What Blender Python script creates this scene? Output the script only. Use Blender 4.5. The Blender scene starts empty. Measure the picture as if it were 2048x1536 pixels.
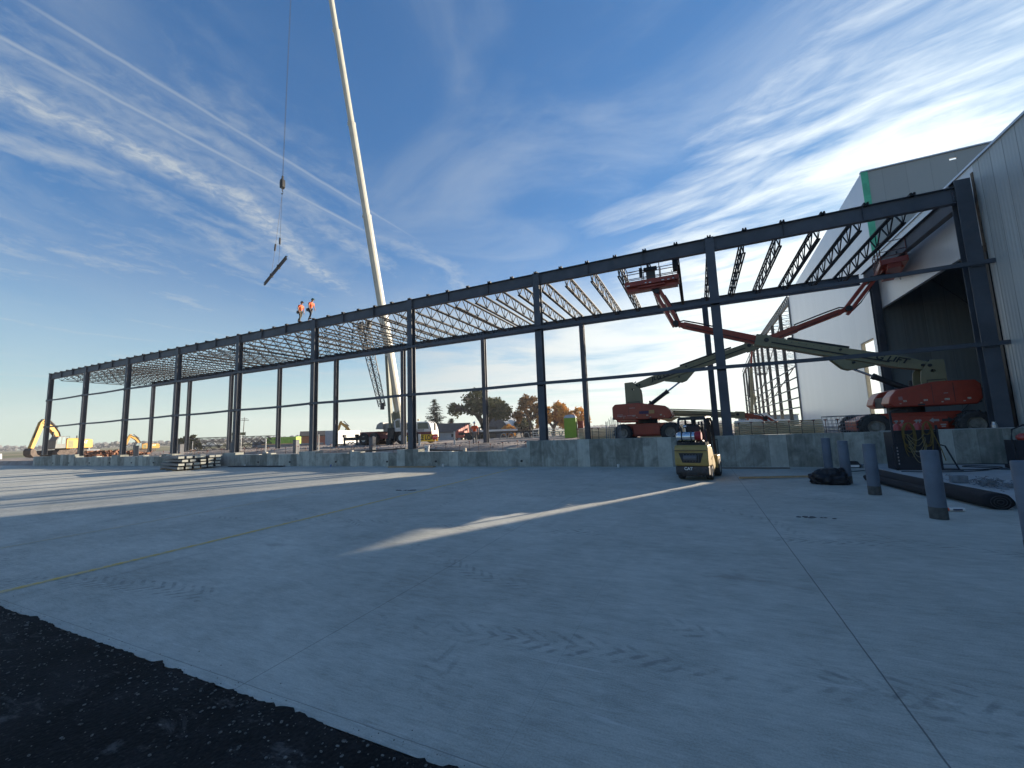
import bpy, bmesh, math, random
from mathutils import Vector, Matrix, noise
R = math.radians
sc = bpy.context.scene
col = sc.collection
random.seed(7)

# ------------------------------------------------------------------ camera
cam_data = bpy.data.cameras.new('camera')
cam = bpy.data.objects.new('camera', cam_data)
col.objects.link(cam)
cr = Vector((0.90861136, 0.41597722, -0.03726044)); cu = Vector((0.08175619, -0.08966716, 0.99261056)); cw = Vector((-0.40956235, 0.90494351, 0.11548131))
cm = Matrix((cr, cu, -cw)).transposed().to_4x4()
cm.translation = (0, 0, 1.8)
cam.matrix_world = cm
cam_data.sensor_width = 36; cam_data.lens = 14.283
cam_data.clip_start = 0.1; cam_data.clip_end = 12000
sc.camera = cam

# ------------------------------------------------------------------ sun and sky
SUN_AZ = 30.0      # degrees from +Y towards +X
SUN_EL = 12.2
sd = bpy.data.lights.new('sun', 'SUN'); sd.energy = 5.0; sd.angle = R(0.53); sd.color = (1.0, 0.86, 0.68)
so = bpy.data.objects.new('sun', sd); col.objects.link(so)
sv = Vector((math.sin(R(SUN_AZ))*math.cos(R(SUN_EL)), math.cos(R(SUN_AZ))*math.cos(R(SUN_EL)), math.sin(R(SUN_EL))))
so.rotation_euler = sv.to_track_quat('Z', 'Y').to_euler()
so.location = (0, 0, 60)

sc.view_settings.view_transform = 'Standard'; sc.view_settings.look = 'None'
sc.view_settings.exposure = 1.4; sc.view_settings.gamma = 1.0
sc.view_settings.use_curve_mapping = False

class NT:
    """small helper for writing node graphs as expressions"""
    def __init__(s, tree): s.t = tree; s.n = tree.nodes; s.l = tree.links
    def new(s, typ, **kw):
        n = s.n.new(typ)
        for k, v in kw.items(): setattr(n, k, v)
        return n
    def put(s, sock, v):
        if hasattr(v, 'is_output'): s.l.new(v, sock)
        elif v is not None:
            try: sock.default_value = v
            except TypeError: sock.default_value = (*v, 1) if len(v) == 3 else v
    def m(s, op, a, b=None, c=None, clamp=False):
        n = s.new('ShaderNodeMath', operation=op, use_clamp=clamp)
        s.put(n.inputs[0], a)
        if b is not None: s.put(n.inputs[1], b)
        if c is not None: s.put(n.inputs[2], c)
        return n.outputs[0]
    def mr(s, v, a, b, c=0.0, d=1.0, smooth=True):
        n = s.new('ShaderNodeMapRange', interpolation_type='SMOOTHSTEP' if smooth else 'LINEAR')
        for i, q in enumerate((v, a, b, c, d)): s.put(n.inputs[i], q)
        return n.outputs[0]
    def noise(s, vec, scale, detail=4, rough=0.55, dist=0.0):
        n = s.new('ShaderNodeTexNoise'); s.put(n.inputs['Vector'], vec)
        n.inputs['Scale'].default_value = scale; n.inputs['Detail'].default_value = detail
        n.inputs['Roughness'].default_value = rough; n.inputs['Distortion'].default_value = dist
        return n.outputs['Fac']
    def xyz(s, x, y, z=0.0):
        n = s.new('ShaderNodeCombineXYZ'); s.put(n.inputs[0], x); s.put(n.inputs[1], y); s.put(n.inputs[2], z); return n.outputs[0]
    def sep(s, v):
        n = s.new('ShaderNodeSeparateXYZ'); s.put(n.inputs[0], v); return n.outputs
    def mix(s, f, a, b, blend='MIX'):
        n = s.new('ShaderNodeMix', data_type='RGBA', blend_type=blend)
        s.put(n.inputs[0], f); s.put(n.inputs[6], a); s.put(n.inputs[7], b); return n.outputs[2]

w = bpy.data.worlds.new('World'); sc.world = w; w.use_nodes = True
g = NT(w.node_tree); g.n.clear()
sky = g.new('ShaderNodeTexSky', sky_type='NISHITA')
sky.sun_disc = False; sky.sun_elevation = R(SUN_EL); sky.sun_rotation = R(SUN_AZ)
sky.air_density = 1.0; sky.dust_density = 0.4; sky.ozone_density = 2.5
tc = g.new('ShaderNodeTexCoord')
dx, dy, dz = g.sep(tc.outputs['Generated'])
zc = g.m('MAXIMUM', dz, 0.03)
U = g.m('DIVIDE', dx, zc); V = g.m('DIVIDE', dy, zc)
UV = g.xyz(U, V)
wob = g.noise(UV, 1.1, 3, 0.5)
wobm = g.m('SUBTRACT', wob, 0.5)
# left: cirrus drawn out along V
Lc = g.xyz(g.m('MULTIPLY_ADD', wobm, 0.8, g.m('MULTIPLY', U, 2.2)), g.m('MULTIPLY', V, 0.75))
Ln = g.noise(Lc, 1.4, 8, 0.56, 0.7)
Lf = g.noise(g.xyz(g.m('MULTIPLY', U, 9.0), g.m('MULTIPLY', V, 7.5)), 1.9, 7, 0.66, 0.6)
Ld = g.mr(g.m('MULTIPLY_ADD', Lf, 0.34, g.m('MULTIPLY', Ln, 0.8)), 0.46, 0.88)
bend = g.m('MULTIPLY', g.m('MAXIMUM', g.m('SUBTRACT', V, 1.0), 0.0), 0.46)
bu = g.m('ADD', g.m('ADD', U, 1.66), bend)
def gauss(x, wd):
    q = g.m('DIVIDE', x, wd); return g.m('POWER', 2.718, g.m('MULTIPLY', g.m('MULTIPLY', q, q), -1.0))
band = g.m('MULTIPLY', gauss(g.m('MULTIPLY_ADD', wobm, 0.3, bu), 0.10), g.mr(Lf, 0.3, 0.75, 0.25, 1.0))
Lmask = g.mr(U, -0.75, -1.5)
Lall = g.m('MULTIPLY', g.m('MAXIMUM', g.m('MULTIPLY', Ld, 0.6), g.m('MULTIPLY', band, g.mr(V, 2.6, 1.4, 0.0, 0.85))), Lmask)
# contrails
jit = g.m('MULTIPLY', g.m('SUBTRACT', g.noise(g.xyz(0.0, V), 9.0, 4, 0.6), 0.5), 0.013)
def trail(u0, slope, wd, v0, v1, amt):
    x = g.m('ADD', g.m('SUBTRACT', U, u0), g.m('MULTIPLY', V, -slope))
    x = g.m('ADD', x, jit)
    a = gauss(x, wd)
    a2 = g.m('MULTIPLY', gauss(g.m('ADD', x, wd*1.6), wd*2.6), 0.45)
    a = g.m('MAXIMUM', a, a2)
    a = g.m('MULTIPLY', a, g.mr(V, v0, v0 + 0.25)); a = g.m('MULTIPLY', a, g.mr(V, v1, v1 - 0.7))
    return g.m('MULTIPLY', a, amt)
t1 = trail(-1.487, 0.055, 0.012, 0.05, 1.9, 0.42)
t2 = trail(-1.315, 0.045, 0.010, 0.15, 1.95, 0.36)
t3 = trail(-1.335, 0.0, 0.012, 3.4, 5.6, 0.6)
trails = g.m('MAXIMUM', g.m('MAXIMUM', t1, t2), t3)
# right: streaks drawn out along a direction close to U
al = g.m('ADD', g.m('MULTIPLY', U, 0.965), g.m('MULTIPLY', V, -0.26))
ac = g.m('ADD', g.m('MULTIPLY', U, 0.26), g.m('MULTIPLY', V, 0.965))
Rn = g.noise(g.xyz(g.m('MULTIPLY', al, 0.75), g.m('MULTIPLY_ADD', wobm, 0.35, g.m('MULTIPLY', ac, 1.7))), 1.35, 9, 0.58, 0.6)
Rf = g.noise(g.xyz(g.m('MULTIPLY', al, 2.0), g.m('MULTIPLY', ac, 6.0)), 1.5, 7, 0.62, 0.8)
Rsum = g.m('MULTIPLY_ADD', Rf, 0.30, g.m('MULTIPLY', Rn, 0.85))
# more cover towards the sun side and lower down
prox = g.m('ADD', g.m('MULTIPLY', U, 0.34), g.m('MULTIPLY', V, 0.22))      # grows to the right and downwards
Rd = g.mr(g.m('ADD', Rsum, g.mr(prox, 0.05, 0.85, -0.17, 0.17)), 0.44, 0.86)
Rmask = g.m('MULTIPLY', g.mr(U, -1.2, 0.1), g.mr(g.m('ADD', V, g.m('MULTIPLY', U, 0.9)), 0.75, 1.9, 0.25, 1.0))
Rall = g.m('MULTIPLY', Rd, Rmask)
# low layered cloud
Hn = g.noise(g.xyz(g.m('MULTIPLY', U, 0.30), g.m('MULTIPLY', V, 0.42)), 1.0, 8, 0.6, 0.4)
low = g.m('MULTIPLY', g.mr(Hn, 0.30, 0.60), g.mr(dz, 0.46, 0.2))
az = g.m('DIVIDE', dx, g.m('MAXIMUM', dy, 0.05))
low = g.m('MULTIPLY', low, g.mr(az, -1.4, -0.3, 0.25, 1.0))
dens = g.m('MAXIMUM', g.m('MAXIMUM', Lall, Rall), low)
veil = g.mr(g.noise(g.xyz(g.m('MULTIPLY', U, 0.9), g.m('MULTIPLY', V, 0.9), 4.0), 1.2, 7, 0.6, 1.0), 0.42, 0.78, 0.0, 0.24)
dens = g.m('MAXIMUM', g.m('MAXIMUM', dens, veil), trails)
# nearness to the sun: thin cloud scatters forward, so it is brightest round the hidden sun
dotn = g.new('ShaderNodeVectorMath', operation='DOT_PRODUCT'); g.l.new(tc.outputs['Generated'], dotn.inputs[0]); dotn.inputs[1].default_value = sv
dt = g.m('MAXIMUM', dotn.outputs['Value'], 0.0)
glow = g.m('POWER', dt, 3.0)
cb = g.m('MULTIPLY_ADD', glow, 2.8, 2.7)
ccol = g.new('ShaderNodeVectorMath', operation='SCALE'); ccol.inputs[0].default_value = (0.98, 1.06, 1.07); g.l.new(cb, ccol.inputs['Scale'])
skyc = g.mix(1.0, sky.outputs[0], (0.32, 0.70, 0.98, 1), 'MULTIPLY')
# soft shoulder: tone curve in the sky colour rolls off glare round the sun
lum = g.m('ADD', g.m('MULTIPLY', g.sep(skyc)[1], 0.6), g.m('MULTIPLY', g.sep(skyc)[2], 0.4))
kk = g.m('DIVIDE', 1.0, g.m('MULTIPLY_ADD', lum, 0.22, 0.8))
vs = g.new('ShaderNodeVectorMath', operation='SCALE'); g.l.new(skyc, vs.inputs[0]); g.l.new(kk, vs.inputs['Scale'])
skyc = vs.outputs[0]
# haze band that pales the sky just above the horizon
hz = g.mr(dz, 0.34, 0.0, 0.0, 0.8)
hcol = g.mix(g.mr(dz, 0.0, 0.22), (3.2, 3.85, 3.15, 1), (1.75, 3.15, 3.7, 1))
skyc = g.mix(hz, skyc, hcol)
dens = g.m('MULTIPLY', dens, g.mr(dz, 0.02, 0.10, 0.25, 1.0))
out = g.mix(dens, skyc, ccol.outputs[0])
bg = g.new('ShaderNodeBackground'); g.l.new(out, bg.inputs[0]); bg.inputs[1].default_value = 0.088
wo = g.new('ShaderNodeOutputWorld'); g.l.new(bg.outputs[0], wo.inputs[0])

# ------------------------------------------------------------------ materials
MATS = {}
def mat(name, color, rough=0.6, metal=0.0, var=0.12, vscale=3.0, bump=0.0, bscale=20.0, dirt=None, dirt_amt=0.4, spec=0.5, stretch=None, coat=0.0):
    if name in MATS: return MATS[name]
    m = bpy.data.materials.new(name); m.use_nodes = True
    q = NT(m.node_tree); b = q.n['Principled BSDF']
    tcn = q.new('ShaderNodeTexCoord').outputs['Object']
    if stretch:
        mp = q.new('ShaderNodeMapping'); q.l.new(tcn, mp.inputs[0]); mp.inputs['Scale'].default_value = stretch; tcn = mp.outputs[0]
    n1 = q.noise(tcn, vscale, 6, 0.6, 0.2)
    c = q.mix(q.mr(n1, 0.3, 0.7), tuple(v*(1-var) for v in color) + (1,), tuple(min(1, v*(1+var)) for v in color) + (1,))
    if dirt:
        n2 = q.noise(tcn, vscale*2.3, 8, 0.7, 0.4)
        c = q.mix(q.mr(n2, 0.52, 0.75, 0, dirt_amt), c, dirt + (1,))
    q.l.new(c, b.inputs['Base Color'])
    b.inputs['Roughness'].default_value = rough; b.inputs['Metallic'].default_value = metal
    b.inputs['Specular IOR Level'].default_value = spec
    if coat: b.inputs['Coat Weight'].default_value = coat
    if bump:
        bn = q.new('ShaderNodeBump'); bn.inputs['Strength'].default_value = bump; bn.inputs['Distance'].default_value = 0.01
        q.l.new(q.noise(tcn, bscale, 6, 0.6), bn.inputs['Height']); q.l.new(bn.outputs[0], b.inputs['Normal'])
    MATS[name] = m
    return m

STEEL = mat('primed_steel', (0.07, 0.078, 0.095), 0.55, 0.0, 0.18, 1.2, dirt=(0.16, 0.13, 0.11), dirt_amt=0.25)
JOIST = mat('joist_steel', (0.022, 0.022, 0.024), 0.7, 0.0, 0.3, 1.5, spec=0.2)
DARK = mat('dark_iron', (0.03, 0.03, 0.032), 0.6, 0.0, 0.3, 6)
RUBBER = mat('rubber', (0.045, 0.043, 0.042), 0.85, 0, 0.3, 8, dirt=(0.16, 0.14, 0.12), dirt_amt=0.5)
ORANGE = mat('orange_paint', (0.36, 0.045, 0.020), 0.45, 0, 0.12, 3, dirt=(0.18, 0.07, 0.05), dirt_amt=0.4, coat=0.2)
CREAM = mat('cream_paint', (0.27, 0.24, 0.14), 0.5, 0, 0.10, 2, dirt=(0.2, 0.18, 0.13), dirt_amt=0.35)
YELLOW = mat('yellow_paint', (0.40, 0.28, 0.085), 0.5, 0, 0.12, 3, dirt=(0.22, 0.16, 0.08), dirt_amt=0.4)
EXYEL = mat('excavator_yellow', (0.52, 0.27, 0.03), 0.5, 0, 0.12, 1.5, dirt=(0.3, 0.2, 0.08), dirt_amt=0.35)
WHITEP = mat('white_paint', (0.72, 0.72, 0.70), 0.5, 0, 0.06, 2, dirt=(0.45, 0.43, 0.38), dirt_amt=0.3)
CHROME = mat('bright_steel', (0.65, 0.66, 0.68), 0.25, 1.0, 0.1, 4)
ALU = mat('aluminium', (0.55, 0.56, 0.57), 0.35, 0.85, 0.1, 4)
GLASS = mat('dark_glass', (0.03, 0.045, 0.05), 0.08, 0, 0.1, 1, spec=0.8)
RUST = mat('rusty_steel', (0.20, 0.09, 0.05), 0.85, 0, 0.35, 5, dirt=(0.32, 0.22, 0.17), dirt_amt=0.6)
WOOD = mat('lumber', (0.42, 0.29, 0.16), 0.8, 0, 0.2, 6, stretch=(1, 6, 6))
SOIL = mat('gravel_pile', (0.13, 0.12, 0.12), 0.95, 0, 0.3, 6, bump=0.8, bscale=12)
HAIR = mat('hair', (0.03, 0.02, 0.015), 0.8)
SKIN = mat('skin', (0.42, 0.24, 0.17), 0.6)
TEXTD = mat('lettering_black', (0.015, 0.015, 0.018), 0.6)
TEXTW = mat('lettering_white', (0.78, 0.78, 0.76), 0.6)

# ------------------------------------------------------------------ mesh builder
class MB:
    def __init__(s): s.b = bmesh.new()
    def verts(s, geo, M):
        bmesh.ops.transform(s.b, matrix=M, verts=geo)
    def box(s, c, size, rot=None, taper=None):
        r = bmesh.ops.create_cube(s.b, size=1.0)['verts']
        if taper:
            for v in r:
                if v.co.z > 0: v.co.x *= taper[0]; v.co.y *= taper[1]
        M = Matrix.Translation(c) @ (rot.to_4x4() if rot is not None else Matrix.Identity(4)) @ Matrix.Diagonal((*size, 1))
        s.verts(r, M); return r
    def bar(s, p, q, w, h, up=(0, 0, 1), w2=None, h2=None):
        p = Vector(p); q = Vector(q); d = q - p; L = d.length
        if L < 1e-6: return
        d = d / L; u = Vector(up)
        if abs(d.dot(u)) > 0.98: u = Vector((0, 1, 0)) if abs(d.y) < 0.9 else Vector((1, 0, 0))
        x = d.cross(u).normalized(); z = x.cross(d).normalized()
        w2 = w if w2 is None else w2; h2 = h if h2 is None else h2
        vs = []
        for (c, ww, hh) in ((p, w, h), (q, w2, h2)):
            for sx, sz in ((-1, -1), (1, -1), (1, 1), (-1, 1)):
                vs.append(s.b.verts.new(c + x*sx*ww/2 + z*sz*hh/2))
        f = s.b.faces.new
        f((vs[3], vs[2], vs[1], vs[0])); f((vs[4], vs[5], vs[6], vs[7]))
        for i in range(4):
            j = (i+1) % 4
            f((vs[i], vs[j], vs[4+j], vs[4+i]))
    def tube(s, p, q, r, n=10, r2=None, cap=True):
        p = Vector(p); q = Vector(q); d = q - p; L = d.length
        if L < 1e-6: return
        g_ = bmesh.ops.create_cone(s.b, cap_ends=cap, segments=n, radius1=r, radius2=r if r2 is None else r2, depth=L)['verts']
        M = Matrix.Translation((p+q)/2) @ d.to_track_quat('Z', 'Y').to_matrix().to_4x4()
        s.verts(g_, M)
    def path(s, pts, r, n=6):
        pts = [Vector(p) for p in pts]; rings = []
        for i, p in enumerate(pts):
            d = (pts[min(i+1, len(pts)-1)] - pts[max(i-1, 0)]).normalized()
            u = Vector((0, 0, 1)) if abs(d.z) < 0.9 else Vector((1, 0, 0))
            x = d.cross(u).normalized(); z = x.cross(d)
            rr = r[i] if isinstance(r, (list, tuple)) else r
            rings.append([s.b.verts.new(p + (x*math.cos(2*math.pi*k/n) + z*math.sin(2*math.pi*k/n))*rr) for k in range(n)])
        for a, b_ in zip(rings, rings[1:]):
            for k in range(n):
                s.b.faces.new((a[k], a[(k+1) % n], b_[(k+1) % n], b_[k]))
        s.b.faces.new(rings[0][::-1]); s.b.faces.new(rings[-1])
    def prism(s, poly, a0, a1, axis='y'):
        """poly: 2D outline in the plane across the axis; (x,z) for y, (y,z) for x, (x,y) for z"""
        def P(u, v, a): return {'y': (u, a, v), 'x': (a, u, v), 'z': (u, v, a)}[axis]
        A = [s.b.verts.new(P(u, v, a0)) for u, v in poly]; B = [s.b.verts.new(P(u, v, a1)) for u, v in poly]
        s.b.faces.new(A); s.b.faces.new(B[::-1])
        n = len(poly)
        for i in range(n):
            s.b.faces.new((A[i], B[i], B[(i+1) % n], A[(i+1) % n]))
    def lathe(s, prof, c, axis='z', n=20, cap=True):
        rings = []
        c = Vector(c)
        for r, h in prof:
            ring = []
            for k in range(n):
                a = 2*math.pi*k/n; x, y = r*math.cos(a), r*math.sin(a)
                p = {'z': (x, y, h), 'y': (x, h, y), 'x': (h, x, y)}[axis]
                ring.append(s.b.verts.new(c + Vector(p)))
            rings.append(ring)
        for a, b_ in zip(rings, rings[1:]):
            for k in range(n): s.b.faces.new((a[k], a[(k+1) % n], b_[(k+1) % n], b_[k]))
        if cap: s.b.faces.new(rings[0][::-1]); s.b.faces.new(rings[-1])
    def ball(s, c, r, sc_=(1, 1, 1), sub=2):
        g_ = bmesh.ops.create_icosphere(s.b, subdivisions=sub, radius=r)['verts']
        s.verts(g_, Matrix.Translation(c) @ Matrix.Diagonal((*sc_, 1)))
        return g_
    def card(s, c, a, b_):
        c = Vector(c); vs = [s.b.verts.new(c + a*i + b_*j) for i, j in ((-1, -1), (1, -1), (1, 1), (-1, 1))]
        s.b.faces.new(vs)
    def build(s, name, m, parent=None, off=None, smooth=False, bevel=0.0, label=None):
        bmesh.ops.recalc_face_normals(s.b, faces=s.b.faces)
        if off is not None: bmesh.ops.translate(s.b, vec=-Vector(off), verts=s.b.verts)
        me = bpy.data.meshes.new(name); s.b.to_mesh(me); s.b.free()
        me.materials.append(m)
        if smooth:
            for p_ in me.polygons: p_.use_smooth = True
        o = bpy.data.objects.new(name, me); col.objects.link(o)
        if parent is not None: o.parent = parent
        if bevel:
            bv = o.modifiers.new('bevel', 'BEVEL'); bv.width = bevel; bv.segments = 2; bv.limit_method = 'ANGLE'; bv.angle_limit = R(35)
        if label: o['label'] = label
        return o

def smooth_by_angle(o, ang=35):
    me = o.data
    bm_ = bmesh.new(); bm_.from_mesh(me)
    for f in bm_.faces: f.smooth = True
    for e in bm_.edges:
        if len(e.link_faces) == 2 and e.calc_face_angle(0) > R(ang): e.smooth = False
    bm_.to_mesh(me); bm_.free()

def thing(name, label, cat, loc=(0, 0, 0), rz=0.0, group=None):
    o = bpy.data.objects.new(name, None); o.empty_display_size = 0.3; col.objects.link(o)
    o.location = loc; o.rotation_euler = (0, 0, rz)
    return tag(o, label, cat, group)
def tag(o, label, cat, group=None, kind=None):
    o['label'] = label; o['category'] = cat
    if group: o['group'] = group
    if kind: o['kind'] = kind
    return o
def struct(o, kind='structure'): o['kind'] = kind; return o
KIDS = {}
def dup(root, loc, rz=None, label=None, group=None, scale=None):
    r = root.copy(); col.objects.link(r); r.location = loc
    if rz is not None: r.rotation_euler = (0, 0, rz)
    if label: r['label'] = label
    if group: r['group'] = group
    if scale: r.scale = scale
    for ch in list(root.children):
        c = ch.copy(); col.objects.link(c); c.parent = r
        for g2 in list(ch.children):
            d = g2.copy(); col.objects.link(d); d.parent = c
    return r
TXT = {}
def text_mesh(name, s, size, extrude, bold, shear):
    key = (s, size, extrude, bold, shear)
    if key in TXT: return TXT[key].copy()
    cu_ = bpy.data.curves.new(name, 'FONT'); cu_.body = s; cu_.size = size; cu_.extrude = extrude; cu_.offset = bold; cu_.shear = shear
    cu_.align_x = 'CENTER'; cu_.align_y = 'CENTER'
    t = bpy.data.objects.new(name, cu_); col.objects.link(t)
    dg = bpy.context.evaluated_depsgraph_get()
    me = bpy.data.meshes.new_from_object(t.evaluated_get(dg)); bpy.data.objects.remove(t); bpy.data.curves.remove(cu_)
    TXT[key] = me; return me.copy()
for k_ in (('JLG LIFT', 0.30, 0.002, 0.008, 0.25), ('CAT', 0.13, 0.002, 0.004, 0.0), ('OVERSIZE LOAD', 0.64, 0.003, 0.02, 0.0), ('CAT', 0.55, 0.004, 0.02, 0.0), ('STOP', 0.16, 0.001, 0.004, 0.0)):
    text_mesh('lettering', *k_)
def text(name, s, size, m, parent, loc, rot, extrude=0.004, bold=0.0, shear=0.0, sx=1.0):
    me = text_mesh(name, s, size, extrude, bold, float(shear))
    me.materials.clear(); me.materials.append(m)
    o = bpy.data.objects.new(name, me); col.objects.link(o)
    o.location = loc; o.rotation_euler = rot; o.scale = (sx, 1, 1)
    if parent is not None: o.parent = parent
    return o

# ------------------------------------------------------------------ terrain
def gz(x, y):
    """height of the built-up ground behind the foundation wall"""
    if y <= 19.45 and x > -70: return -0.03
    if x > -7.9: base = 0.95
    else:
        t = min(1, max(0, (y - 21.0) / 3.0)); base = 0.42 + 0.50*t*t*(3-2*t)
        t2 = min(1, max(0, (x + 66) / 4.0)); base = base*t2 + 0.75*(1-t2)
    d = math.hypot(x, y)
    t = min(1, max(0, (d - 45) / 70.0)); far = 0.1
    base = base*(1-t) + far*t
    if x < -70:
        t3 = min(1, (-70 - x)/3); base = base if y > 19.45 else -0.05 + 0.0*t3
    return base

# ------------------------------------------------------------------ ground sheets
def concrete_yard():
    m = bpy.data.materials.new('yard_concrete'); m.use_nodes = True
    q = NT(m.node_tree); b = q.n['Principled BSDF']
    P = q.new('ShaderNodeTexCoord').outputs['Object']
    x, y, z = q.sep(P)
    big = q.noise(P, 0.35, 5, 0.6, 0.3); mid = q.noise(P, 2.2, 6, 0.65, 0.3); fine = q.noise(P, 75, 5, 0.8)
    # broom marks run roughly along X, slightly wavering
    broom = q.noise(q.xyz(q.m('MULTIPLY', x, 7.0), q.m('MULTIPLY_ADD', big, 0.8, q.m('MULTIPLY', y, 60.0))), 1.0, 5, 0.7)
    broom2 = q.noise(q.xyz(q.m('MULTIPLY', x, 2.6), q.m('MULTIPLY_ADD', mid, 0.9, q.m('MULTIPLY', y, 10.0))), 1.0, 6, 0.7)
    t = q.m('ADD', q.m('MULTIPLY', big, 0.30), q.m('ADD', q.m('MULTIPLY', mid, 0.16), q.m('ADD', q.m('MULTIPLY', q.mr(broom, 0.25, 0.75, smooth=False), 0.12), q.m('ADD', q.m('MULTIPLY', broom2, 0.22), q.m('MULTIPLY', q.mr(fine, 0.3, 0.7, smooth=False), 0.14)))))
    c = q.mix(q.mr(t, 0.38, 0.64, smooth=False), (0.31, 0.315, 0.28, 1), (0.65, 0.65, 0.585, 1))
    # oily and earthy stains
    st = q.noise(q.xyz(q.m('MULTIPLY', x, 0.7), y, 3.0), 0.75, 5, 0.6, 0.5)
    c = q.mix(q.mr(st, 0.66, 0.76, 0, 0.55), c, (0.235, 0.215, 0.19, 1))
    # lug prints of tyres: chevrons inside wandering tracks
    def tracks(ax, ay, per, wob_, lug, wid, seed, amt):
        s_ = math.sin(ax); c_ = math.cos(ax)
        u = q.m('ADD', q.m('MULTIPLY', x, c_), q.m('MULTIPLY', y, s_)); v = q.m('ADD', q.m('MULTIPLY', x, -s_), q.m('MULTIPLY', y, c_))
        wv = q.m('MULTIPLY', q.m('SUBTRACT', q.noise(q.xyz(q.m('MULTIPLY', u, 0.18), seed), 1.0, 2), 0.5), wob_)
        vv = q.m('ADD', v, wv)
        k = q.m('PINGPONG', q.m('ADD', vv, ay), per)                 # distance from a track centre line
        inside = q.mr(k, wid, wid*0.8)
        chev = q.m('FRACT', q.m('MULTIPLY', q.m('ADD', u, q.m('MULTIPLY', k, 1.3)), lug))
        ch = q.m('MULTIPLY', q.mr(chev, 0.12, 0.3), q.mr(chev, 0.72, 0.5))
        patch = q.mr(q.noise(q.xyz(u, vv, seed), 0.55, 4, 0.6), 0.47, 0.56)
        brk = q.mr(q.noise(q.xyz(u, v, seed + 3), 7.0, 4, 0.7), 0.36, 0.62)
        return q.m('MULTIPLY', q.m('MULTIPLY', inside, ch), q.m('MULTIPLY', q.m('MULTIPLY', patch, brk), amt))
    tr = q.m('MAXIMUM', tracks(0.12, 0.2, 1.9, 1.2, 5.5, 0.20, 1.3, 0.62), tracks(-0.35, 0.9, 2.3, 1.6, 6.0, 0.16, 5.1, 0.52))
    tr = q.m('MAXIMUM', tr, tracks(-1.05, 0.4, 2.9, 2.6, 5.0, 0.22, 9.7, 0.42))
    c = q.mix(tr, c, (0.19, 0.195, 0.18, 1))
    # long thin scuffs
    sc_ = q.noise(q.xyz(q.m('MULTIPLY', x, 0.5), q.m('MULTIPLY', y, 14.0), 7.0), 1.0, 4, 0.75, 0.8)
    c = q.mix(q.mr(sc_, 0.66, 0.74, 0, 0.35), c, (0.22, 0.225, 0.23, 1))
    lsc = q.noise(q.xyz(q.m('MULTIPLY', x, 1.1), q.m('MULTIPLY', y, 11.0), 17.0), 1.0, 4, 0.7, 1.2)
    c = q.mix(q.mr(lsc, 0.62, 0.72, 0, 0.45), c, (0.68, 0.68, 0.64, 1))
    # saw-cut joints
    def joint(coord, at_, w_, amt):
        jj = q.m('ADD', coord, q.m('MULTIPLY', q.m('SUBTRACT', q.noise(P, 3.0, 3), 0.5), 0.012))
        d = q.m('ABSOLUTE', q.m('SUBTRACT', jj, at_)); return q.mr(d, w_, w_*0.5, 0, amt)
    jn = joint(x, 1.03, 0.007, 0.7)
    for coord, at_, w_, amt in ((x, -3.25, 0.006, 0.5), (x, -7.6, 0.008, 0.4), (x, -12.3, 0.008, 0.4), (x, 5.3, 0.01, 0.5), (y, 2.12, 0.005, 0.4), (x, -1.15, 0.004, 0.15)):
        jn = q.m('MAXIMUM', jn, joint(coord, at_, w_, amt))
    c = q.mix(jn, c, (0.06, 0.06, 0.065, 1))
    q.l.new(c, b.inputs['Base Color'])
    b.inputs['Roughness'].default_value = 0.82; b.inputs['Specular IOR Level'].default_value = 0.25
    bn = q.new('ShaderNodeBump'); bn.inputs['Strength'].default_value = 0.45; bn.inputs['Distance'].default_value = 0.006
    hgt = q.m('ADD', q.m('MULTIPLY', broom, 0.8), q.m('ADD', q.m('MULTIPLY', fine, 0.5), q.m('MULTIPLY', mid, 1.0)))
    q.l.new(q.m('SUBTRACT', hgt, jn), bn.inputs['Height']); q.l.new(bn.outputs[0], b.inputs['Normal'])
    return m

def sheet(name, x0, x1, y0, y1, z, m, nx=1, ny=1, zf=None):
    bm_ = bmesh.new(); g_ = []
    for j in range(ny+1):
        row = []
        for i in range(nx+1):
            xx = x0 + (x1-x0)*i/nx; yy = y0 + (y1-y0)*j/ny
            row.append(bm_.verts.new((xx, yy, z if zf is None else zf(xx, yy))))
        g_.append(row)
    for j in range(ny):
        for i in range(nx): bm_.faces.new((g_[j][i], g_[j][i+1], g_[j+1][i+1], g_[j+1][i]))
    me = bpy.data.meshes.new(name); bm_.to_mesh(me); bm_.free(); me.materials.append(m)
    o = bpy.data.objects.new(name, me); col.objects.link(o); return struct(o)

sheet('yard_pavement', -140, 60, 2.03, 19.42, 0.0, concrete_yard())

# asphalt strip in front of the yard, with a ragged edge and gravel crumbs
am = bpy.data.materials.new('asphalt'); am.use_nodes = True
q = NT(am.node_tree); b = q.n['Principled BSDF']; P = q.new('ShaderNodeTexCoord').outputs['Object']
n1 = q.noise(P, 1.1, 6, 0.65, 0.3); n2 = q.noise(P, 38, 4, 0.7); vor = q.new('ShaderNodeTexVoronoi'); q.l.new(P, vor.inputs['Vector']); vor.inputs['Scale'].default_value = 34
c = q.mix(q.mr(q.m('ADD', q.m('MULTIPLY', n1, 0.6), q.m('MULTIPLY', n2, 0.4)), 0.4, 0.7), (0.010, 0.011, 0.012, 1), (0.034, 0.034, 0.035, 1))
peb = q.m('MULTIPLY', q.mr(vor.outputs['Distance'], 0.34, 0.14), q.mr(q.noise(P, 3.1, 6, 0.8, 0.8), 0.52, 0.60))
c = q.mix(q.m('MULTIPLY', peb, 0.3), c, (0.12, 0.11, 0.10, 1))
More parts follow.
